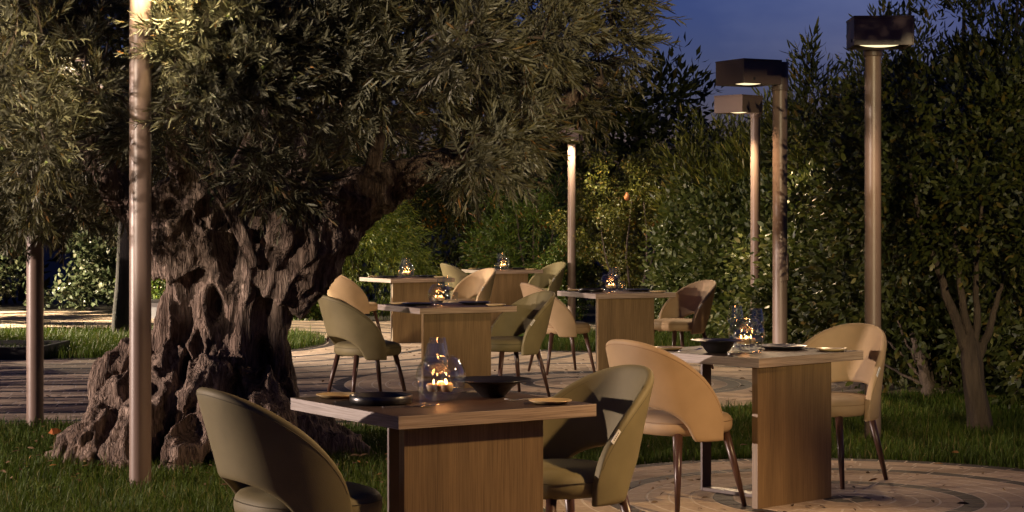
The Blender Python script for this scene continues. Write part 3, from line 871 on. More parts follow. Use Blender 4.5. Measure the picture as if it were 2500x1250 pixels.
for fx, fz in ((.06, 1.75),):
    V, F = lathe([(0, -.045), (.025, -.04), (.042, -.015), (.045, .01), (.032, .036), (.012, .045), (.016, .058), (.02, .066), (.012, .064), (0, .05)], 14)
    o = mesh_obj('pomegranate', V, F, M['pomegranate'], pom, smooth=True); o.location = (fx, -.55, fz)
lx = [(2.35, 24.8), (2.62, 22.9), (2.90, 20.9), (3.1, 19.4), (3.45, 17.9), (3.95, 16.7)]
ln = ['laurel hedge bush with glossy leaves behind the chair of the middle right table', 'laurel hedge bush with pale glossy leaves left of the third lamp post', 'laurel hedge bush with glossy leaves behind the third lamp post',
      'laurel hedge bush with broad leaves behind the dark lamp post', 'laurel hedge bush with broad leaves right of the dark lamp post', 'laurel hedge bush with broad leaves left of the right lamp post']
for (x, y), lab in zip(lx, ln):
    sc = 1 if y > 19 else .95
    shrub('laurel_bush', lab, 'hedge', (x, y, 0), [(0, 0, .5, .55, .6, .55), (.15, .1, 1.0, .55, .6, .55), (-.1, -.2, .35, .45, .45, .4), (.2, .3, 1.45, .5, .6, .35)], 9500, .085 * sc, .46, 'laurel_leaf', 'out', shell=.6, six=True, group='bushes of the laurel hedge along the right side', spray=5)
ox = [(2.75, 25.6, 2.75, 'oleander with long narrow leaves rising behind the third lamp head'), (3.35, 23.9, 2.85, 'oleander with long narrow leaves behind the dark lamp post'), (3.85, 21.8, 2.65, 'oleander with long narrow leaves right of the dark lamp post'), (4.1, 19.9, 2.4, 'oleander with long narrow leaves left of the right lamp post')]
for x, y, h, lab in ox:
    shrub('oleander', lab, 'shrub', (x, y, 0), [(0, 0, 1.2, .6, .5, .8), (.1, .1, 1.9, .6, .5, h - 2.0), (-.3, 0, 1.7, .45, .4, .6), (.35, 0, 1.5, .5, .4, .7)], 9000, .155, .135, 'oleander_leaf', 'up', fan_stems(6, .55, h - .4, .014), shell=.45, six=True, spray=9, group='oleanders behind the lamp posts')
# the spire-like shoot that stands up against the sky
sp = shrub('oleander', 'tall dark spire of upright leaves against the sky between the lamp heads', 'shrub', (FX(1972, 22.4), 22.4, 0),
      [(0, 0, 2.1, .30, .25, .5), (0, 0, 2.75, .14, .12, .45), (.25, 0, 2.45, .18, .15, .3), (-.22, 0, 2.35, .17, .15, .28), (.02, 0, 3.2, .07, .07, .32), (.38, 0, 2.7, .1, .1, .2)], 2000, .15, .17, 'dark_leaf', 'up',
      [([(0, 0, 0), (.02, 0, 1.2), (-.02, 0, 2.4), (0, 0, 3.5)], [.03, .025, .015, .005]), ([(.02, 0, 1.5), (.2, 0, 2.1), (.40, 0, 2.9)], [.015, .012, .004])], shell=.1, six=True, spray=8)
fl = [(3.05, 21.2, 2.47), (3.06, 21.2, 2.44), (FX(1390, 27.2), 27.2, .98)]
# right side: dark evergreen trees and the trunk in the grass
def tree(name, label, base, blobs, nleaf, L, Wr, mat, stems, mode='out', spray=6, shell=.45, trunk=None, tmat='pale_bark', six=True):
    r = shrub(name, label, 'tree', base, blobs, nleaf, L, Wr, mat, mode, stems, tmat, shell=shell, spray=spray, six=six)
    if trunk:
        p, rr = smooth_path(trunk[0], trunk[1], 26)
        v, q, t = tube(p, rr, 22)
        for i in range(len(v) - 2):      # fluted, wavy bark
            x, y, z = v[i]; an = math.atan2(y - p[min(i // 22, 25)][1], x - p[min(i // 22, 25)][0])
            k = 1 + .10 * math.sin(an * 5 + z * 3) + .12 * mnoise.noise(Vector((x * 14, y * 14, z * 3)))
            c = p[min(i // 22, 25)]
            v[i] = c + (v[i] - c) * k
        mesh_obj('trunk', v, [q, t], M[tmat], r, smooth=True)
    return r
tree('evergreen_tree', 'small broadleaf tree with a fluted pale trunk standing in the grass at the right', (FX(2374, 13.0), 13.0, 0),
     [(-.25, -.15, 1.55, .5, .35, .35), (.1, -.2, 1.25, .4, .25, .3), (-.25, .1, 1.75, .6, .5, .4), (.2, .1, 1.55, .5, .5, .45), (-.1, 0, 2.15, .6, .5, .45), (.45, .2, 2.1, .5, .5, .5), (-.55, .3, 1.35, .35, .4, .4), (.5, .2, 1.1, .3, .4, .35)], 13000, .060, .44, 'dark_leaf',
     [([(-.03, 0, .55), (-.12, -.02, .75), (-.22, -.03, 1.05), (-.33, 0, 1.35), (-.42, 0, 1.75)], [.042, .034, .026, .019, .009]), ([(-.02, 0, .58), (-.07, -.03, .80), (-.10, -.03, 1.1), (-.12, 0, 1.42), (-.1, 0, 1.85)], [.036, .028, .021, .016, .008]),
      ([(0, 0, .55), (.03, -.02, .76), (.02, -.03, 1.02), (.04, 0, 1.35), (.1, 0, 1.8)], [.034, .025, .019, .015, .007]), ([(.04, 0, .50), (.12, 0, .70), (.2, 0, 1.0)], [.035, .026, .012])],
     trunk=([(.06, 0, -.08), (.045, 0, .12), (.01, 0, .33), (-.01, 0, .48), (-.015, 0, .58), (-.03, 0, .68)], [.100, .078, .070, .072, .064, .034]))
tree('stump_shrub', 'shrub with a leaning pale stem and bare twigs beside the right lamp post', (FX(2262, 15.4), 15.4, 0),
     [(-.2, .3, .75, .45, .4, .45), (.1, .3, 1.2, .5, .4, .4), (.3, .3, .6, .35, .35, .4)], 5200, .085, .42, 'dark_leaf',
     [([(.03, 0, -.05), (0, 0, .15), (-.06, 0, .38), (-.1, 0, .52)], [.055, .048, .045, .035]), ([(0, 0, .1), (-.2, 0, .35), (-.5, 0, .62)], [.016, .012, .006]), ([(0, 0, .15), (-.15, .05, .45), (-.3, .1, .8)], [.014, .011, .005]), ([(0, .02, .1), (-.3, .05, .25), (-.6, .1, .45)], [.014, .01, .005]), ([(.05, 0, .1), (-.02, .1, .6), (-.25, .1, 1.1)], [.014, .01, .005])])
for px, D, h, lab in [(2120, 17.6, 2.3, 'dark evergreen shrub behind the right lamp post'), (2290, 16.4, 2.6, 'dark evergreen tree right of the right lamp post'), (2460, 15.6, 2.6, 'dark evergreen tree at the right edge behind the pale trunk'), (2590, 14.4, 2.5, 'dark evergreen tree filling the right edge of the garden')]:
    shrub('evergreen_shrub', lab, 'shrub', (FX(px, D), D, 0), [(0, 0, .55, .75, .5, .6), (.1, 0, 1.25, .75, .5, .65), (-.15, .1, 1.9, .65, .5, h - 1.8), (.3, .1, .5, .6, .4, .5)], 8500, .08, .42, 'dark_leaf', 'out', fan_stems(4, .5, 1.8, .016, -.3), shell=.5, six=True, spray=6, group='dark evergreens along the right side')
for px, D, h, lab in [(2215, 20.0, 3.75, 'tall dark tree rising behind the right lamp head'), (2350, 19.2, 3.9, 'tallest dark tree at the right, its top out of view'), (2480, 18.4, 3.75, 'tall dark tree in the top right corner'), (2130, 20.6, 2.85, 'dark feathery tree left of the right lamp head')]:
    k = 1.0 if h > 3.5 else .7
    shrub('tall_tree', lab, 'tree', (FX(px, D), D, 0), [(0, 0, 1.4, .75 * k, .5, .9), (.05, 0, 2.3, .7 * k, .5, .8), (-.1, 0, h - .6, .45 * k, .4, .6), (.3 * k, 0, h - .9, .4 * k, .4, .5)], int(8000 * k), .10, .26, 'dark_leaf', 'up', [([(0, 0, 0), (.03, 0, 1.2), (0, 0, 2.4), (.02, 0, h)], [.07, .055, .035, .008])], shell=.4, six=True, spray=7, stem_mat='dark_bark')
# behind the olive crown
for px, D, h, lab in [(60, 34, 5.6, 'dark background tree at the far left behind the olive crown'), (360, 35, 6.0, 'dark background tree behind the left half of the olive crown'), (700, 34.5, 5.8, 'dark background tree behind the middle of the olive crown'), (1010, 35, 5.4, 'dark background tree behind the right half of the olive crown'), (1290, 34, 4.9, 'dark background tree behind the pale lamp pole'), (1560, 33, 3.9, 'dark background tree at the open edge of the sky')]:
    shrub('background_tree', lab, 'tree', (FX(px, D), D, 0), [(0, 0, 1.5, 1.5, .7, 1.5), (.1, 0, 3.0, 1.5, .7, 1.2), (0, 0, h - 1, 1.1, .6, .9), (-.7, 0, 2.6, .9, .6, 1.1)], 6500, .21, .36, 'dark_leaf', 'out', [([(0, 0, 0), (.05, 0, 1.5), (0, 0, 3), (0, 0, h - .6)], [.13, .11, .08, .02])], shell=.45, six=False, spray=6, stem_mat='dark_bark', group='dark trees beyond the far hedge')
shrub('tall_shade_screen', 'unseen leafy screen added to keep lamp light off the far left paving', 'hedge', (-9.0, 24.0, 0), [(0, y_, .8, .42, .75, .95) for y_ in (-4, -3, -2, -1, 0, 1, 2, 3, 4)], 20000, .10, .5, 'laurel_leaf', shell=.3)  # made-up light blocker: dims the rear left lamp on the far paving
shrub('low_shade_screen', 'unseen low leafy screen added to shade the left side of the paving', 'hedge', (-7.0, 16.6, 0), [(0, y_, .52, .42, .75, .62) for y_ in (-4, -3, -2, -1, 0, 1, 2, 3, 4)], 16000, .085, .5, 'laurel_leaf', shell=.3)  # added out of view so the left paving lies in shade
# slim dark trunk in the round grass bed
dt = thing('slim_tree', 'slim dark-barked tree trunk in the round grass bed behind the front pole', 'tree', (FX(296, 23.4), 23.4, 0))
p, rr = smooth_path([(.0, 0, -.1), (.0, 0, .2), (.03, 0, .7), (.05, 0, 1.3), (.07, 0, 2.1), (.1, 0, 3.0)], [.135, .115, .10, .092, .085, .07], 26)
v, q, t = tube(p, rr, 16); mesh_obj('trunk', v, [q, t], M['dark_bark'], dt, smooth=True)
v, f = leaf_mesh(np.array([.1, 0, 3.1]) + rng.normal(0, 1, (3500, 3)) * np.array([.8, .7, .45]), rand_dirs(3500), rand_dirs(3500, .6), rng.uniform(.06, .12, 3500), rng.uniform(.025, .04, 3500))
o = mesh_obj('foliage', v, f, M['dark_leaf'], dt); o['kind'] = 'stuff'
# fallen leaves
def leaf_thing(loc, mat, label, L=.07, rz=0.4):
    V, F = leaf_mesh(np.array([[0, 0, 0.]]), np.array([[1., 0, .25]]), np.array([[0, -.5, 1.]]), np.array([L]), np.array([L * .55]), .3)
    o = mesh_obj('fallen_leaf', V, F, M[mat]); o.location = loc; o.rotation_euler = (0.5, 0, rz)
    tag(o, label, 'leaf')
leaf_thing((FX(118, 12.2), 12.2, .075), 'dead_leaf', 'orange fallen leaf lying on the grass at the far left', .085)
leaf_thing((FX(216, 13.9), 13.9, .01), 'yellow_leaf', 'yellow fallen leaf on the paving beside the olive roots', .10, .9)

n = 420
q = np.vstack([np.c_[rng.uniform(-4.2, 2.4, n), rng.uniform(13.6, 24, n)], np.c_[rng.normal(-1.7, 1.3, n), rng.normal(11.2, .9, n)], np.c_[rng.uniform(.6, 3.0, 90), rng.uniform(8.9, 11.3, 90)]])
q = q[(q[:, 0] - T0[0]) ** 2 + (q[:, 1] - T0[1]) ** 2 > .7]
ng = ((q[:, 1] < 13.3) & ((q[:, 0] - C3[0]) ** 2 + (q[:, 1] - C3[1]) ** 2 > 1.6 ** 2)) * .06
k = len(q); an = rng.uniform(0, 6.28, k)
v, f = leaf_mesh(np.c_[q, .004 + ng], np.c_[np.cos(an), np.sin(an), rng.uniform(0, .35, k)], rand_dirs(k, 2.5), rng.uniform(.03, .065, k), rng.uniform(.009, .02, k), .2)
lit = mesh_obj('leaf_litter', v, f, leaf_mat('litter_leaf', [(0, (.05, .03, .015)), (.5, (.11, .065, .03)), (.85, (.16, .11, .05)), (1, (.30, .13, .03))], rough=.7, trans=.05, spec=.2))
tag(lit, 'dry fallen leaves scattered over the paving and the lawn', 'leaves', kind='stuff')

# ------------------------------------------------------------------ pole lamps
def lamp(label, x, y, h, head, watts, col, rad=.054, mat='pole', dark=False, size=165, aim=None, glass=1.0):
    root = thing('pole_lamp', label, 'lamp post', (x, y, 0), head, 'pole lamps of the garden terrace')
    m = M['pole_dark'] if dark else M[mat]
    V, F = lathe([(rad, -.05), (rad, h - .215)], 32); mesh_obj('pole', V, F, M[mat], root, smooth=True)
    c = rad + .008
    V, F = lathe([(rad - .002, h - .22), (c - .002, h - .218), (c, h - .214), (c, h - .006), (c - .004, h), (0, h)], 32)
    mesh_obj('collar', V, F, m, root)
    # lamp housing: a shallow box, open below
    w, d, t0, t1 = .375, .345, h - .185, h - .012
    cx = c + .055 + d / 2
    bm = bmesh.new()
    th = .012
    box(bm, (cx, 0, t1 - th / 2), (d, w, th), bevel=.002)
    for s in (-1, 1):
        box(bm, (cx, s * (w / 2 - th / 2), (t0 + t1 - th) / 2), (d, th, t1 - th - t0), bevel=.002)
        box(bm, (cx + s * (d / 2 - th / 2), 0, (t0 + t1 - th) / 2), (th, w - 2 * th, t1 - th - t0), bevel=.002)
    bm_obj('housing', bm, m, root)
    box_obj('lid', (cx, 0, t1 + .006), (d + .006, w + .006, .012), m, root, bevel=.003)
    box_obj('arm', (c + .025, 0, h - .09), (.075, .12, .13), m, root, bevel=.008)
    box_obj('frame', (cx, 0, t0 + .022), (d - 2 * th - .004, w - 2 * th - .004, .008), M['planter'], root)
    for s in (-1, 1):
        box_obj('latch', (cx + .08, s * (w / 2 + .002), t0 + .035), (.018, .006, .02), M['planter'], root, bevel=.002)
    V, F = lathe([(0, -.012), (.35, -.010), (.7, -.004), (.92, .003), (1, .010)], 36)
    V = V * np.array([.125, .140, 1]) + np.array([cx, 0, t0 + .014])
    lens = mesh_obj('lens', V, F, M['lamp_glass'], root, smooth=True)
    L = bpy.data.lights.new('lamp_light', 'SPOT'); L.energy = watts; L.color = col
    L.spot_size = R(size); L.spot_blend = .35; L.shadow_soft_size = .07
    lo = bpy.data.objects.new('lamp_light', L); COL.objects.link(lo); lo.parent = root
    lo.location = (cx, 0, t0 - .035) if not aim or aim < 80 else (cx + d / 2 + .09, 0, t0 + .06)
    if aim is not None:
        lo.rotation_euler = (0, -R(aim), 0)
    return root

lamp('thick pale lamp post standing in the grass in front of the olive trunk', FX(342.5, 10.3), 10.3, 3.02, R(-70), 115, (1.0, .80, .46), rad=.0585, size=150, aim=-14)
lamp('pale lamp post at the far left, its head hidden in the olive leaves', FX(85.5, 13.3), 13.3, 2.75, R(60), 45, KEYC, rad=.0585, size=130, aim=35)
lamp('pale lamp post behind the tables, its head hidden in the olive leaves', FX(1395.5, 26.9), 26.9, 2.72, R(-100), 150, (1.0, .80, .55), rad=.057, size=168, aim=0)
lamp('slim pink-lit lamp post with its head turned to the front left', FX(1844, 20.4), 20.4, 2.74, R(-135), 230, (1.0, .72, .42), rad=.052, size=140, aim=28)
dk = lamp('dark-headed lamp post with its head pointing left, between two paler lamp posts', FX(1904, 14.7), 14.7, 2.64, R(-152), 110, WARM, rad=.0565, dark=True, size=130, aim=30)
bm = bmesh.new(); box(bm, (0, 0, 1.07), (.018, .045, .21), bevel=.008)
cv = bm_obj('access_cover', bm, M['pole'], dk, smooth=True); cv.location = (-.040, .042, 0); cv.rotation_euler = (0, 0, R(135))
lamp('lamp post at the right with its glowing head facing the viewer', FX(2131, 12.5), 12.5, 2.715, R(-92), 95, WARM, rad=.0535, dark=True, size=120, aim=34)
# lamps out of view, some added as fill: one row runs along the left side of the terrace
lamp('low pale lamp post of the left row level with the olive tree, outside the picture', -13.0, 8.8, 1.85, R(4), 9500, KEYC, size=165, aim=50)
lamp('pale lamp post of the left row level with the middle tables, outside the picture', -15.5, 15.0, 2.85, R(3), 9500, KEYC, size=124, aim=26)
lamp('pale lamp post of the left row level with the farthest tables, outside the picture', -12.0, 27.0, 2.95, R(-4), 24000, (1.0, .80, .54), size=130, aim=22)
lamp('added pole lamp hidden behind the near pole to light the far tables', -4.18, 21.5, 2.72, R(4), 800, (1.0, .80, .62), size=100, aim=48)  # invented source, brightens the far left table and the paving round it
lamp('pale lamp post right of the nearest table, outside the picture', 2.95, 7.0, 2.75, R(181), 560, (1.0, .65, .32), size=103, aim=36)
lamp('added unseen fill lamp left of the viewer, turned on the olive crown', -8.6, 2.0, 2.75, R(52), 5200, (1.0, .82, .66), size=24, aim=92)  # added flood that lifts the crown leaves, built like the other posts
lamp('added unseen fill lamp right of the viewer, turned on the hedge', 3.6, -3.0, 2.75, R(95), 4800, (1.0, .79, .46), size=30, aim=93.5)  # added warm flood that brightens the right hedge

# ------------------------------------------------------------------ tables
def table(name, label, x, y, rz):
    root = thing('dining_table', label, 'table', (x, y, 0), rz, 'square wooden dining tables on the terrace')
    a, t = .84, .046
    me_o = box_obj('tabletop', (0, 0, .75 - t / 2), (a, a, t), M['top'], root, bevel=.0015)
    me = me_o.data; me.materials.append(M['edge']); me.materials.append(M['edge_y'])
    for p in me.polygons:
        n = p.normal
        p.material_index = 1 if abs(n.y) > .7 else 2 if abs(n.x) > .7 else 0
    box_obj('side_panel', (-.075, -.35, .352), (.585, .037, .704), M['panel'], root, bevel=.001)
    box_obj('frame_leg', (-.05, .255, .352), (.07, .015, .704), M['frame'], root, bevel=.0015)
    box_obj('foot_bar', (-.05, -.042, .0095), (.0695, .578, .018), M['frame'], root, bevel=.0015)
    box_obj('top_bar', (-.05, -.042, .6935), (.0695, .578, .015), M['frame'], root, bevel=.0015)
    return root
# name: (centre x, centre y, angle)
TB = {'near': (-.268, 7.22, 32.8), 'right': (1.237, 10.01, 42.6), 'mid': (-.525, 15.36, 26.7), 'farleft': (-1.247, 22.74, 30.0), 'midright': (.987, 18.23, 23.6), 'last': (-.137, 26.4, 26.0)}
WORDS = {'near': 'the nearest table', 'right': 'the right foreground table', 'mid': 'the middle table', 'farleft': 'the far left table', 'midright': 'the table by the laurel hedge', 'last': 'the farthest table'}
base_t = table('t', 'nearest wooden table, its lit edge in front of the olive trunk', TB['near'][0], TB['near'][1], R(TB['near'][2]))
G_T = 'square wooden dining tables on the terrace'
for k, lab in [('right', 'dark-topped wooden table at the right between two tan chairs'), ('mid', 'wooden table right of the olive trunk between two olive-green chairs'), ('farleft', 'wooden table in front of the feathery bush, between two pale tan chairs'),
               ('midright', 'wooden table between two tan chairs in front of the laurel hedge'), ('last', 'farthest wooden table, between two olive-green chairs by the hedge')]:
    dup(base_t, (TB[k][0], TB[k][1], 0), R(TB[k][2]), lab)

# ------------------------------------------------------------------ chairs
PM = R(100); PO = R(59)
def z_top(f):
    u = min(abs(f) / PM, 1)
    return .395 + .455 * max(0, 1 - u ** 2.1) ** .66
def z_bot(f):
    u = abs(f) / PO
    return .345 + (.178 * (1 - u ** 2.4) ** .55 if u < 1 else 0)
def shell(f, z):
    k = (z - .36) / .45
    fl = 1 + .06 * k
    x = -.245 * math.cos(f) * fl - .115 * max(0, k) ** 1.1 * max(0, math.cos(f)) ** .8
    y = .268 * math.copysign(abs(math.sin(f)) ** .9, f) * fl
    return (x + .01, y, z)
def apply_mods(o):
    dg = bpy.context.evaluated_depsgraph_get()
    me = bpy.data.meshes.new_from_object(o.evaluated_get(dg))
    o.modifiers.clear(); old = o.data; o.data = me; me.name = old.name; bpy.data.meshes.remove(old)
    me.polygons.foreach_set("use_smooth", np.ones(len(me.polygons), bool))
def make_chair(leather, seam, label):
    root = thing('dining_chair', label, 'chair', (0, 0, 0), 0, 'dining chairs')
    nf, nt = 41, 9
    V = []; F = []
    for i in range(nf):
        # denser near the ends of the arch
        f = -PM + 2 * PM * i / (nf - 1)
        zb, zt = z_bot(f), z_top(f)
        for j in range(nt): V.append(shell(f, zb + (zt - zb) * j / (nt - 1)))
    for i in range(nf - 1):
        for j in range(nt - 1):
            q = i * nt + j; F.append((q, q + nt, q + nt + 1, q + 1))
    b = mesh_obj('backrest', V, [np.array(F)], leather, root, smooth=True)
    so = b.modifiers.new('s', 'SOLIDIFY'); so.thickness = .036; so.offset = 0; so.use_even_offset = False
    sb = b.modifiers.new('b', 'SUBSURF'); sb.levels = 2; sb.render_levels = 2
    apply_mods(b)
    # stitched seam below the rim, outside and inside
    for off in (.0172, -.0172):
        P = []
        for i in range(60):
            f = -PM * .93 + 2 * PM * .93 * i / 59
            zt = z_top(f); zb = z_bot(f)
            z = zt - .024 - .012 * abs(f) / PM
            p = np.array(shell(f, z)); d = np.array(shell(f + .01, z)) - np.array(shell(f - .01, z))
            nrm = np.cross(d, (0, 0, 1)); nrm /= np.linalg.norm(nrm)
            if nrm.dot(p * np.array([1, 1, 0])) < 0: nrm = -nrm
            P.append(p + nrm * off)
        v, q, t = tube(np.array(P), .0017, 4); mesh_obj('seam', v, [q, t], seam, b)
    # cushion
    prof = [(0, .372), (.80, .370), (.93, .376), (.985, .392), (1.0, .412), (.995, .432), (.97, .450), (.92, .463), (.80, .473), (.55, .479), (.25, .480), (0, .480)]
    n = 48
    V = []
    for r, z in prof:
        for j in range(n):
            a_ = 2 * PI * j / n; e = 2 / 2.5
            V.append((.018 + .252 * r * math.copysign(abs(math.cos(a_)) ** e, math.cos(a_)), .252 * r * math.copysign(abs(math.sin(a_)) ** e, math.sin(a_)), z))
    F = [(i * n + j, i * n + (j + 1) % n, (i + 1) * n + (j + 1) % n, (i + 1) * n + j) for i in range(len(prof) - 1) for j in range(n)]
    s = mesh_obj('seat', V, [np.array(F)], leather, root, smooth=True)
    P = [(.018 + .2525 * math.copysign(abs(math.cos(a_)) ** .8, math.cos(a_)), .2525 * math.copysign(abs(math.sin(a_)) ** .8, math.sin(a_)), .436) for a_ in np.linspace(0, 2 * PI, 65)]
    v, q, t = tube(np.array(P), .0016, 4); mesh_obj('seam', v, [q, t], seam, s)
    for sx in (-1, 1):
        for sy in (-1, 1):
            v, q, t = tube(np.array([(sx * .165 + .01, sy * .170, .385), (sx * .205 + .01, sy * .205, .19), (sx * .240 + .01, sy * .236, 0.0)]), [.0215, .0175, .0115], 16)
            mesh_obj('leg', v, [q, t], M['leg_wood'], root, smooth=True)
    # small woven tag sewn to the left edge
    f0, f1 = R(79), R(86)
    p0 = np.array(shell(f0, z_top(f0) - .004)); p1 = np.array(shell(f1, z_top(f1) - .004))
    d = p1 - p0; L = np.linalg.norm(d); d /= L; nrm = np.array([-.35, 1, .25]); nrm -= d * nrm.dot(d); nrm /= np.linalg.norm(nrm)
    m = Matrix([list(d), list(np.cross(nrm, d)), list(nrm)]).transposed().to_4x4()
    c = (p0 + p1) / 2 + nrm * .019
    bm = bmesh.new(); bmesh.ops.create_cube(bm, size=1, matrix=Matrix.Translation(c) @ m @ Matrix.Diagonal((.058, .017, .003, 1)))
    tg = bm_obj('tag', bm, M['tag'], root)
    bm = bmesh.new()
    for k in range(5):
        bmesh.ops.create_cube(bm, size=1, matrix=Matrix.Translation(Vector(c) + m.to_3x3() @ Vector((-.016 + .008 * k, 0, .0016))) @ m @ Matrix.Diagonal((.005, .004, .0006, 1)))
    bm_obj('print', bm, M['print'], tg)
    return root
tan = make_chair(M['tan'], M['seam_tan'], 'tan leather chair seen from behind, left of the right foreground table')
kha = make_chair(M['khaki'], M['seam_khaki'], 'olive-green chair at the bottom left with its back to the olive trunk')
def place(proto, key, du, dv, turn, label, first=False):
    x, y, a_ = TB[key]; a_ = R(a_)
    px = x + du * math.cos(a_) - dv * math.sin(a_); py = y + du * math.sin(a_) + dv * math.cos(a_)
    rz = a_ + (0 if du < 0 else PI) + R(turn)
    if first:
        proto.location = (px, py, 0); proto.rotation_euler = (0, 0, rz)
    else:
        dup(proto, (px, py, 0), rz, label)
place(kha, 'near', -.60, -.05, 0, '', True)
place(kha, 'near', .54, -.02, 2, 'olive-green chair with a white tag right of the nearest table')
place(tan, 'right', -.585, -.02, -2, '', True)
place(tan, 'right', .72, .05, 8, 'tan chair behind the right foreground table, in front of the lamp post')
place(kha, 'mid', -.69, .02, 3, 'olive-green chair standing alone on the paving right of the olive trunk')
place(kha, 'mid', .57, .0, 4, 'olive-green chair in shadow right of the middle table')
place(tan, 'midright', -.58, 0, -3, 'tan chair left of the table by the laurel hedge, seen from behind')
place(tan, 'midright', .68, 0, 8, 'tan chair right of the middle right table against the laurel leaves')
place(tan, 'farleft', -.69, 0, 4, 'tan chair half hidden behind the olive-green chair beside the trunk')
place(tan, 'farleft', .80, 0, 6, 'brightly lit pale tan chair between the two farthest tables')
place(kha, 'last', -.52, 0, 0, 'pale-lit olive-green chair left of the farthest table')
place(kha, 'last', .58, 0, 6, 'olive-green chair right of the farthest table, by the pale pole')

# ------------------------------------------------------------------ tableware
def on_table(key, u, v, z=.7505):
    x, y, a_ = TB[key]; a_ = R(a_)
    return (x + u * math.cos(a_) - v * math.sin(a_), y + u * math.sin(a_) + v * math.cos(a_), z)
store = {}
def put(kind, maker, key, u, v, label, cat, group, rz=0.0):
    loc = on_table(key, u, v)
    if kind not in store:
        r = maker(); r.location = loc; r.rotation_euler = (0, 0, rz + R(TB[key][2])); tag(r, label, cat, group); store[kind] = r
        return r
    return dup(store[kind], loc, rz + R(TB[key][2]), label, group)

def mk_globe():
    root = thing('candle_globe', '', '')
    r, cz = .0955, .0875
    an0 = -math.acos(.035 / r); an1 = math.asin((.166 - cz) / r)
    prof = [(0, cz + r * math.sin(an0) + .001)] + [(r * math.cos(t), cz + r * math.sin(t)) for t in np.linspace(an0, an1, 26)]
    rim = prof[-1]; prof += [(rim[0] + .0018, rim[1] + .0012), (rim[0] - .0006, rim[1] + .002)]
    prof += [((r - .0028) * math.cos(t), cz + (r - .0028) * math.sin(t)) for t in np.linspace(an1, an0, 26)] + [(0, cz + (r - .006) * math.sin(an0))]
    V, F = lathe(prof, 48); mesh_obj('globe', V, F, M['glass'], root, smooth=True)
    zw = .050; rw = math.sqrt((r - .003) ** 2 - (zw - cz) ** 2)
    V, F = lathe([(0, zw), (rw * .97, zw), (rw, zw + .0015)], 40); mesh_obj('water', V, F, M['water'], root, smooth=True)
    for i, (x, y) in enumerate([(.030, .004), (-.012, .030), (-.010, -.026)]):
        V, F = lathe([(0, -.018), (.020, -.018), (.025, -.008), (.0265, .004), (.024, .011), (.015, .008), (0, .007)], 24)
        c = mesh_obj('candle', V, F, M['wax'], root, smooth=True); c.location = (x, y, zw + .004)
        V, F = lathe([(0, -.001), (.0018, .001), (.0030, .005), (.0024, .010), (.001, .014), (0, .018)], 12)
        f = mesh_obj('flame', V, F, M['flame'], c, smooth=True); f.location = (0, 0, .010)
    L = bpy.data.lights.new('candle_light', 'POINT'); L.energy = 1.0; L.color = (1.0, .38, .12); L.shadow_soft_size = .02
    lo = bpy.data.objects.new('candle_light', L); COL.objects.link(lo); lo.parent = root; lo.location = (0, 0, .120)
    return root
def mk_wine():
    root = thing('wine_glass', '', '')
    prof = [(.0355, .0), (.036, .0012), (.018, .004), (.006, .009), (.0036, .016), (.0032, .06), (.0034, .104), (.008, .114), (.026, .122), (.040, .134), (.0455, .147), (.0445, .162), (.0385, .195), (.0315, .227)]
    inn = [(.0308, .227), (.0377, .195), (.0436, .162), (.0445, .147), (.039, .1355), (.025, .124), (.006, .118), (0, .1175)]
    V, F = lathe(prof, 36); mesh_obj('stem_and_bowl', V, F, M['glass'], root, smooth=True)
    V, F = lathe(inn, 36); mesh_obj('bowl_inside', V, F, M['glass'], root, smooth=True)
    return root
def mk_tumbler():
    root = thing('water_glass', '', '')
    V, F = lathe([(0, .0), (.026, 0), (.0295, .003), (.033, .03), (.0355, .06), (.0345, .093), (.0340, .0936), (.0330, .093), (.0338, .06), (.0312, .03), (.0275, .016), (0, .013)], 36)
    mesh_obj('glass_wall', V, F, M['glass'], root, smooth=True)
    V, F = lathe([(0, .004), (.0255, .005), (.0265, .010), (0, .012)], 36); mesh_obj('glass_base', V, F, M['water'], root, smooth=True)
    return root
def one(name, prof, mat, n=44):
    V, F = lathe(prof, n); return mesh_obj(name, V, F, mat, smooth=True)
mk_charger = lambda: one('deep_plate', [(0, .005), (.100, .005), (.107, .010), (.112, .031), (.1145, .033), (.117, .031), (.1165, .008), (.112, .001), (.09, 0), (0, 0)], M['black_ceramic'])
mk_bowl = lambda: one('bowl', [(0, .012), (.035, .013), (.062, .028), (.085, .050), (.100, .058), (.148, .0665), (.151, .0685), (.150, .0655), (.100, .0535), (.078, .038), (.055, .012), (.046, .004), (.044, 0), (0, 0)], M['black_ceramic'])
mk_bowl2 = lambda: one('bowl', [(0, .012), (.045, .014), (.070, .032), (.078, .056), (.085, .060), (.133, .0645), (.136, .0665), (.135, .0635), (.086, .0565), (.078, .034), (.060, .010), (.048, .0), (0, 0)], M['black_ceramic'])
mk_flat = lambda: one('dinner_plate', [(0, .006), (.085, .006), (.098, .010), (.128, .020), (.131, .021), (.130, .018), (.098, .006), (.08, 0), (0, 0)], M['black_ceramic'])
mk_side = lambda: one('side_plate', [(0, .006), (.055, .006), (.066, .009), (.079, .0135), (.0805, .0140), (.080, .0115), (.062, .003), (.05, 0), (0, 0)], M['plate'])
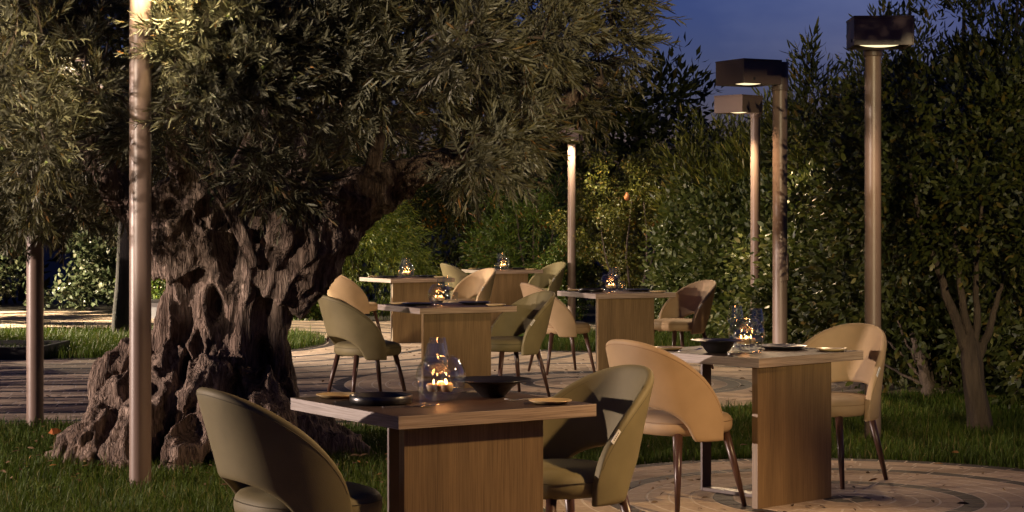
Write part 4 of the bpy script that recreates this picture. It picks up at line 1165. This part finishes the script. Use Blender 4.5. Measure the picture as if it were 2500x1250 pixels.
def mk_fork():
    bm = bmesh.new()
    P = [(-.09, .0022, .009), (-.05, .004, .0075), (.01, .006, .005), (.035, .0045, .012), (.05, .004, .022)]
    prev = None
    for x, z, w in P:
        vs = [bm.verts.new((x, -w / 2, z)), bm.verts.new((x, w / 2, z)), bm.verts.new((x, w / 2, z + .002)), bm.verts.new((x, -w / 2, z + .002))]
        if prev:
            for i in range(4): bm.faces.new((prev[i], prev[(i + 1) % 4], vs[(i + 1) % 4], vs[i]))
        else: bm.faces.new(vs)
        prev = vs
    bm.faces.new(prev[::-1])
    for k in range(4):
        y = -.0093 + .0062 * k
        for a_, b_ in (((.049, .004), (.07, .005)), ((.069, .005), (.092, .010))):
            m = Vector((b_[0] - a_[0], 0, b_[1] - a_[1])); L = m.length
            bmesh.ops.create_cube(bm, size=1, matrix=Matrix.Translation(((a_[0] + b_[0]) / 2, y, (a_[1] + b_[1]) / 2 + .001)) @ Matrix.Rotation(-math.atan2(m.z, m.x), 4, 'Y') @ Matrix.Diagonal((L + .001, .003, .002, 1)))
    return bm_obj('fork', bm, M['steel'])
def mk_knife():
    bm = bmesh.new(); prev = None
    for x, w, z0, z1 in [(-.10, .009, .0008, .0078), (-.06, .0085, .0008, .0075), (-.005, .007, .0008, .006), (.01, .012, .001, .0028), (.07, .0135, .001, .0024), (.10, .010, .001, .002), (.112, .003, .001, .0015)]:
        vs = [bm.verts.new((x, -w / 2, z0)), bm.verts.new((x, w / 2, z0)), bm.verts.new((x, w / 2, z1)), bm.verts.new((x, -w / 2, z1))]
        if prev:
            for i in range(4): bm.faces.new((prev[i], prev[(i + 1) % 4], vs[(i + 1) % 4], vs[i]))
        else: bm.faces.new(vs)
        prev = vs
    bm.faces.new(prev[::-1])
    return bm_obj('knife', bm, M['steel'])

GL = {'near': (.0, .0), 'right': (-.03, -.01), 'mid': (-.06, .0), 'farleft': (-.02, -.03), 'midright': (-.06, .0), 'last': (.02, 0)}
for k in TB:
    w = WORDS[k]
    put('globe', mk_globe, k, *GL[k], 'round glass globe with floating lit candles on ' + w, 'candle holder', 'candle globes on the tables', random.uniform(0, 6))
    far = k in ('mid', 'farleft', 'midright', 'last')
    # left-hand guest (faces +u) and right-hand guest
    put('wine', mk_wine, k, -.10, -.13, 'wine glass by the left seat on ' + w, 'wine glass', 'wine glasses', 0)
    put('wine', mk_wine, k, .08, .16, 'wine glass by the right seat on ' + w, 'wine glass', 'wine glasses', 0)
    put('tumbler', mk_tumbler, k, -.165, -.185, 'water glass by the left seat on ' + w, 'water glass', 'water glasses', 0)
    put('tumbler', mk_tumbler, k, .16, .20, 'water glass by the right seat on ' + w, 'water glass', 'water glasses', 0)
    put('side', mk_side, k, -.27, .325, 'cream side plate by the left seat on ' + w, 'side plate', 'cream side plates', 0)
    put('side', mk_side, k, .285, -.315, 'cream side plate by the right seat on ' + w, 'side plate', 'cream side plates', 0)
    put('fork', mk_fork, k, -.27, .17, 'steel fork by the left seat on ' + w, 'fork', 'steel forks', .05)
    put('fork', mk_fork, k, .27, -.17, 'steel fork by the right seat on ' + w, 'fork', 'steel forks', PI + .1)
    put('knife', mk_knife, k, -.23, -.15, 'steel knife by the left seat on ' + w, 'knife', 'steel knives', -.04)
    put('knife', mk_knife, k, .24, .24, 'steel knife by the right seat on ' + w, 'knife', 'steel knives', PI)
put('charger', mk_charger, 'near', -.24, .03, 'round black dish with an upright rim by the left seat on the nearest table', 'plate', 'black plates')
put('bowl', mk_bowl, 'near', .25, .03, 'wide-rimmed black bowl by the right seat on the nearest table', 'bowl', 'black bowls')
put('bowl2', mk_bowl2, 'right', -.26, -.01, 'deep black bowl with a flat rim by the left seat on the right foreground table', 'bowl', 'black bowls')
put('flat', mk_flat, 'right', .20, -.06, 'flat black plate by the right seat on the right foreground table', 'plate', 'black plates')
for k in ('mid', 'farleft', 'last'):
    put('flat', mk_flat, k, -.25, .0, 'flat black plate by the left seat on ' + WORDS[k], 'plate', 'black plates')
    put('flat', mk_flat, k, .25, .0, 'flat black plate by the right seat on ' + WORDS[k], 'plate', 'black plates')
put('charger', mk_charger, 'midright', -.25, .02, 'round black dish by the left seat on the table by the laurel hedge', 'plate', 'black plates')
put('flat', mk_flat, 'midright', .24, .0, 'flat black plate by the right seat on the table by the laurel hedge', 'plate', 'black plates')

# ------------------------------------------------------------------ small things in the background
pl = thing('planter', 'low black planter box filled with grey gravel at the far left', 'planter', (FX(0, 20.0), 20.2, 0), R(-3))
for nm, c, s in (('front_board', (0, -.55, .055), (1.06, .04, .15)), ('back_board', (0, .55, .055), (1.06, .04, .15)), ('end_board', (.51, 0, .055), (.04, 1.06, .149)), ('end_board', (-.51, 0, .055), (.04, 1.06, .149))):
    box_obj(nm, c, s, M['planter'], pl, bevel=.004)
gv = box_obj('gravel', (0, 0, .035), (.98, 1.06, .09), M['gravel'], pl); gv['kind'] = 'stuff'
wt = thing('low_wall', 'short white wall with a dark coping seen between the front pole and the olive trunk', 'wall', (FX(395, 28.0), 28.0, 0))
box_obj('wall_body', (0, 0, .08), (.9, .25, .30), M['white_wall'], wt, bevel=.004)
box_obj('coping', (0, 0, .25), (.96, .30, .04), M['planter'], wt, bevel=.004)
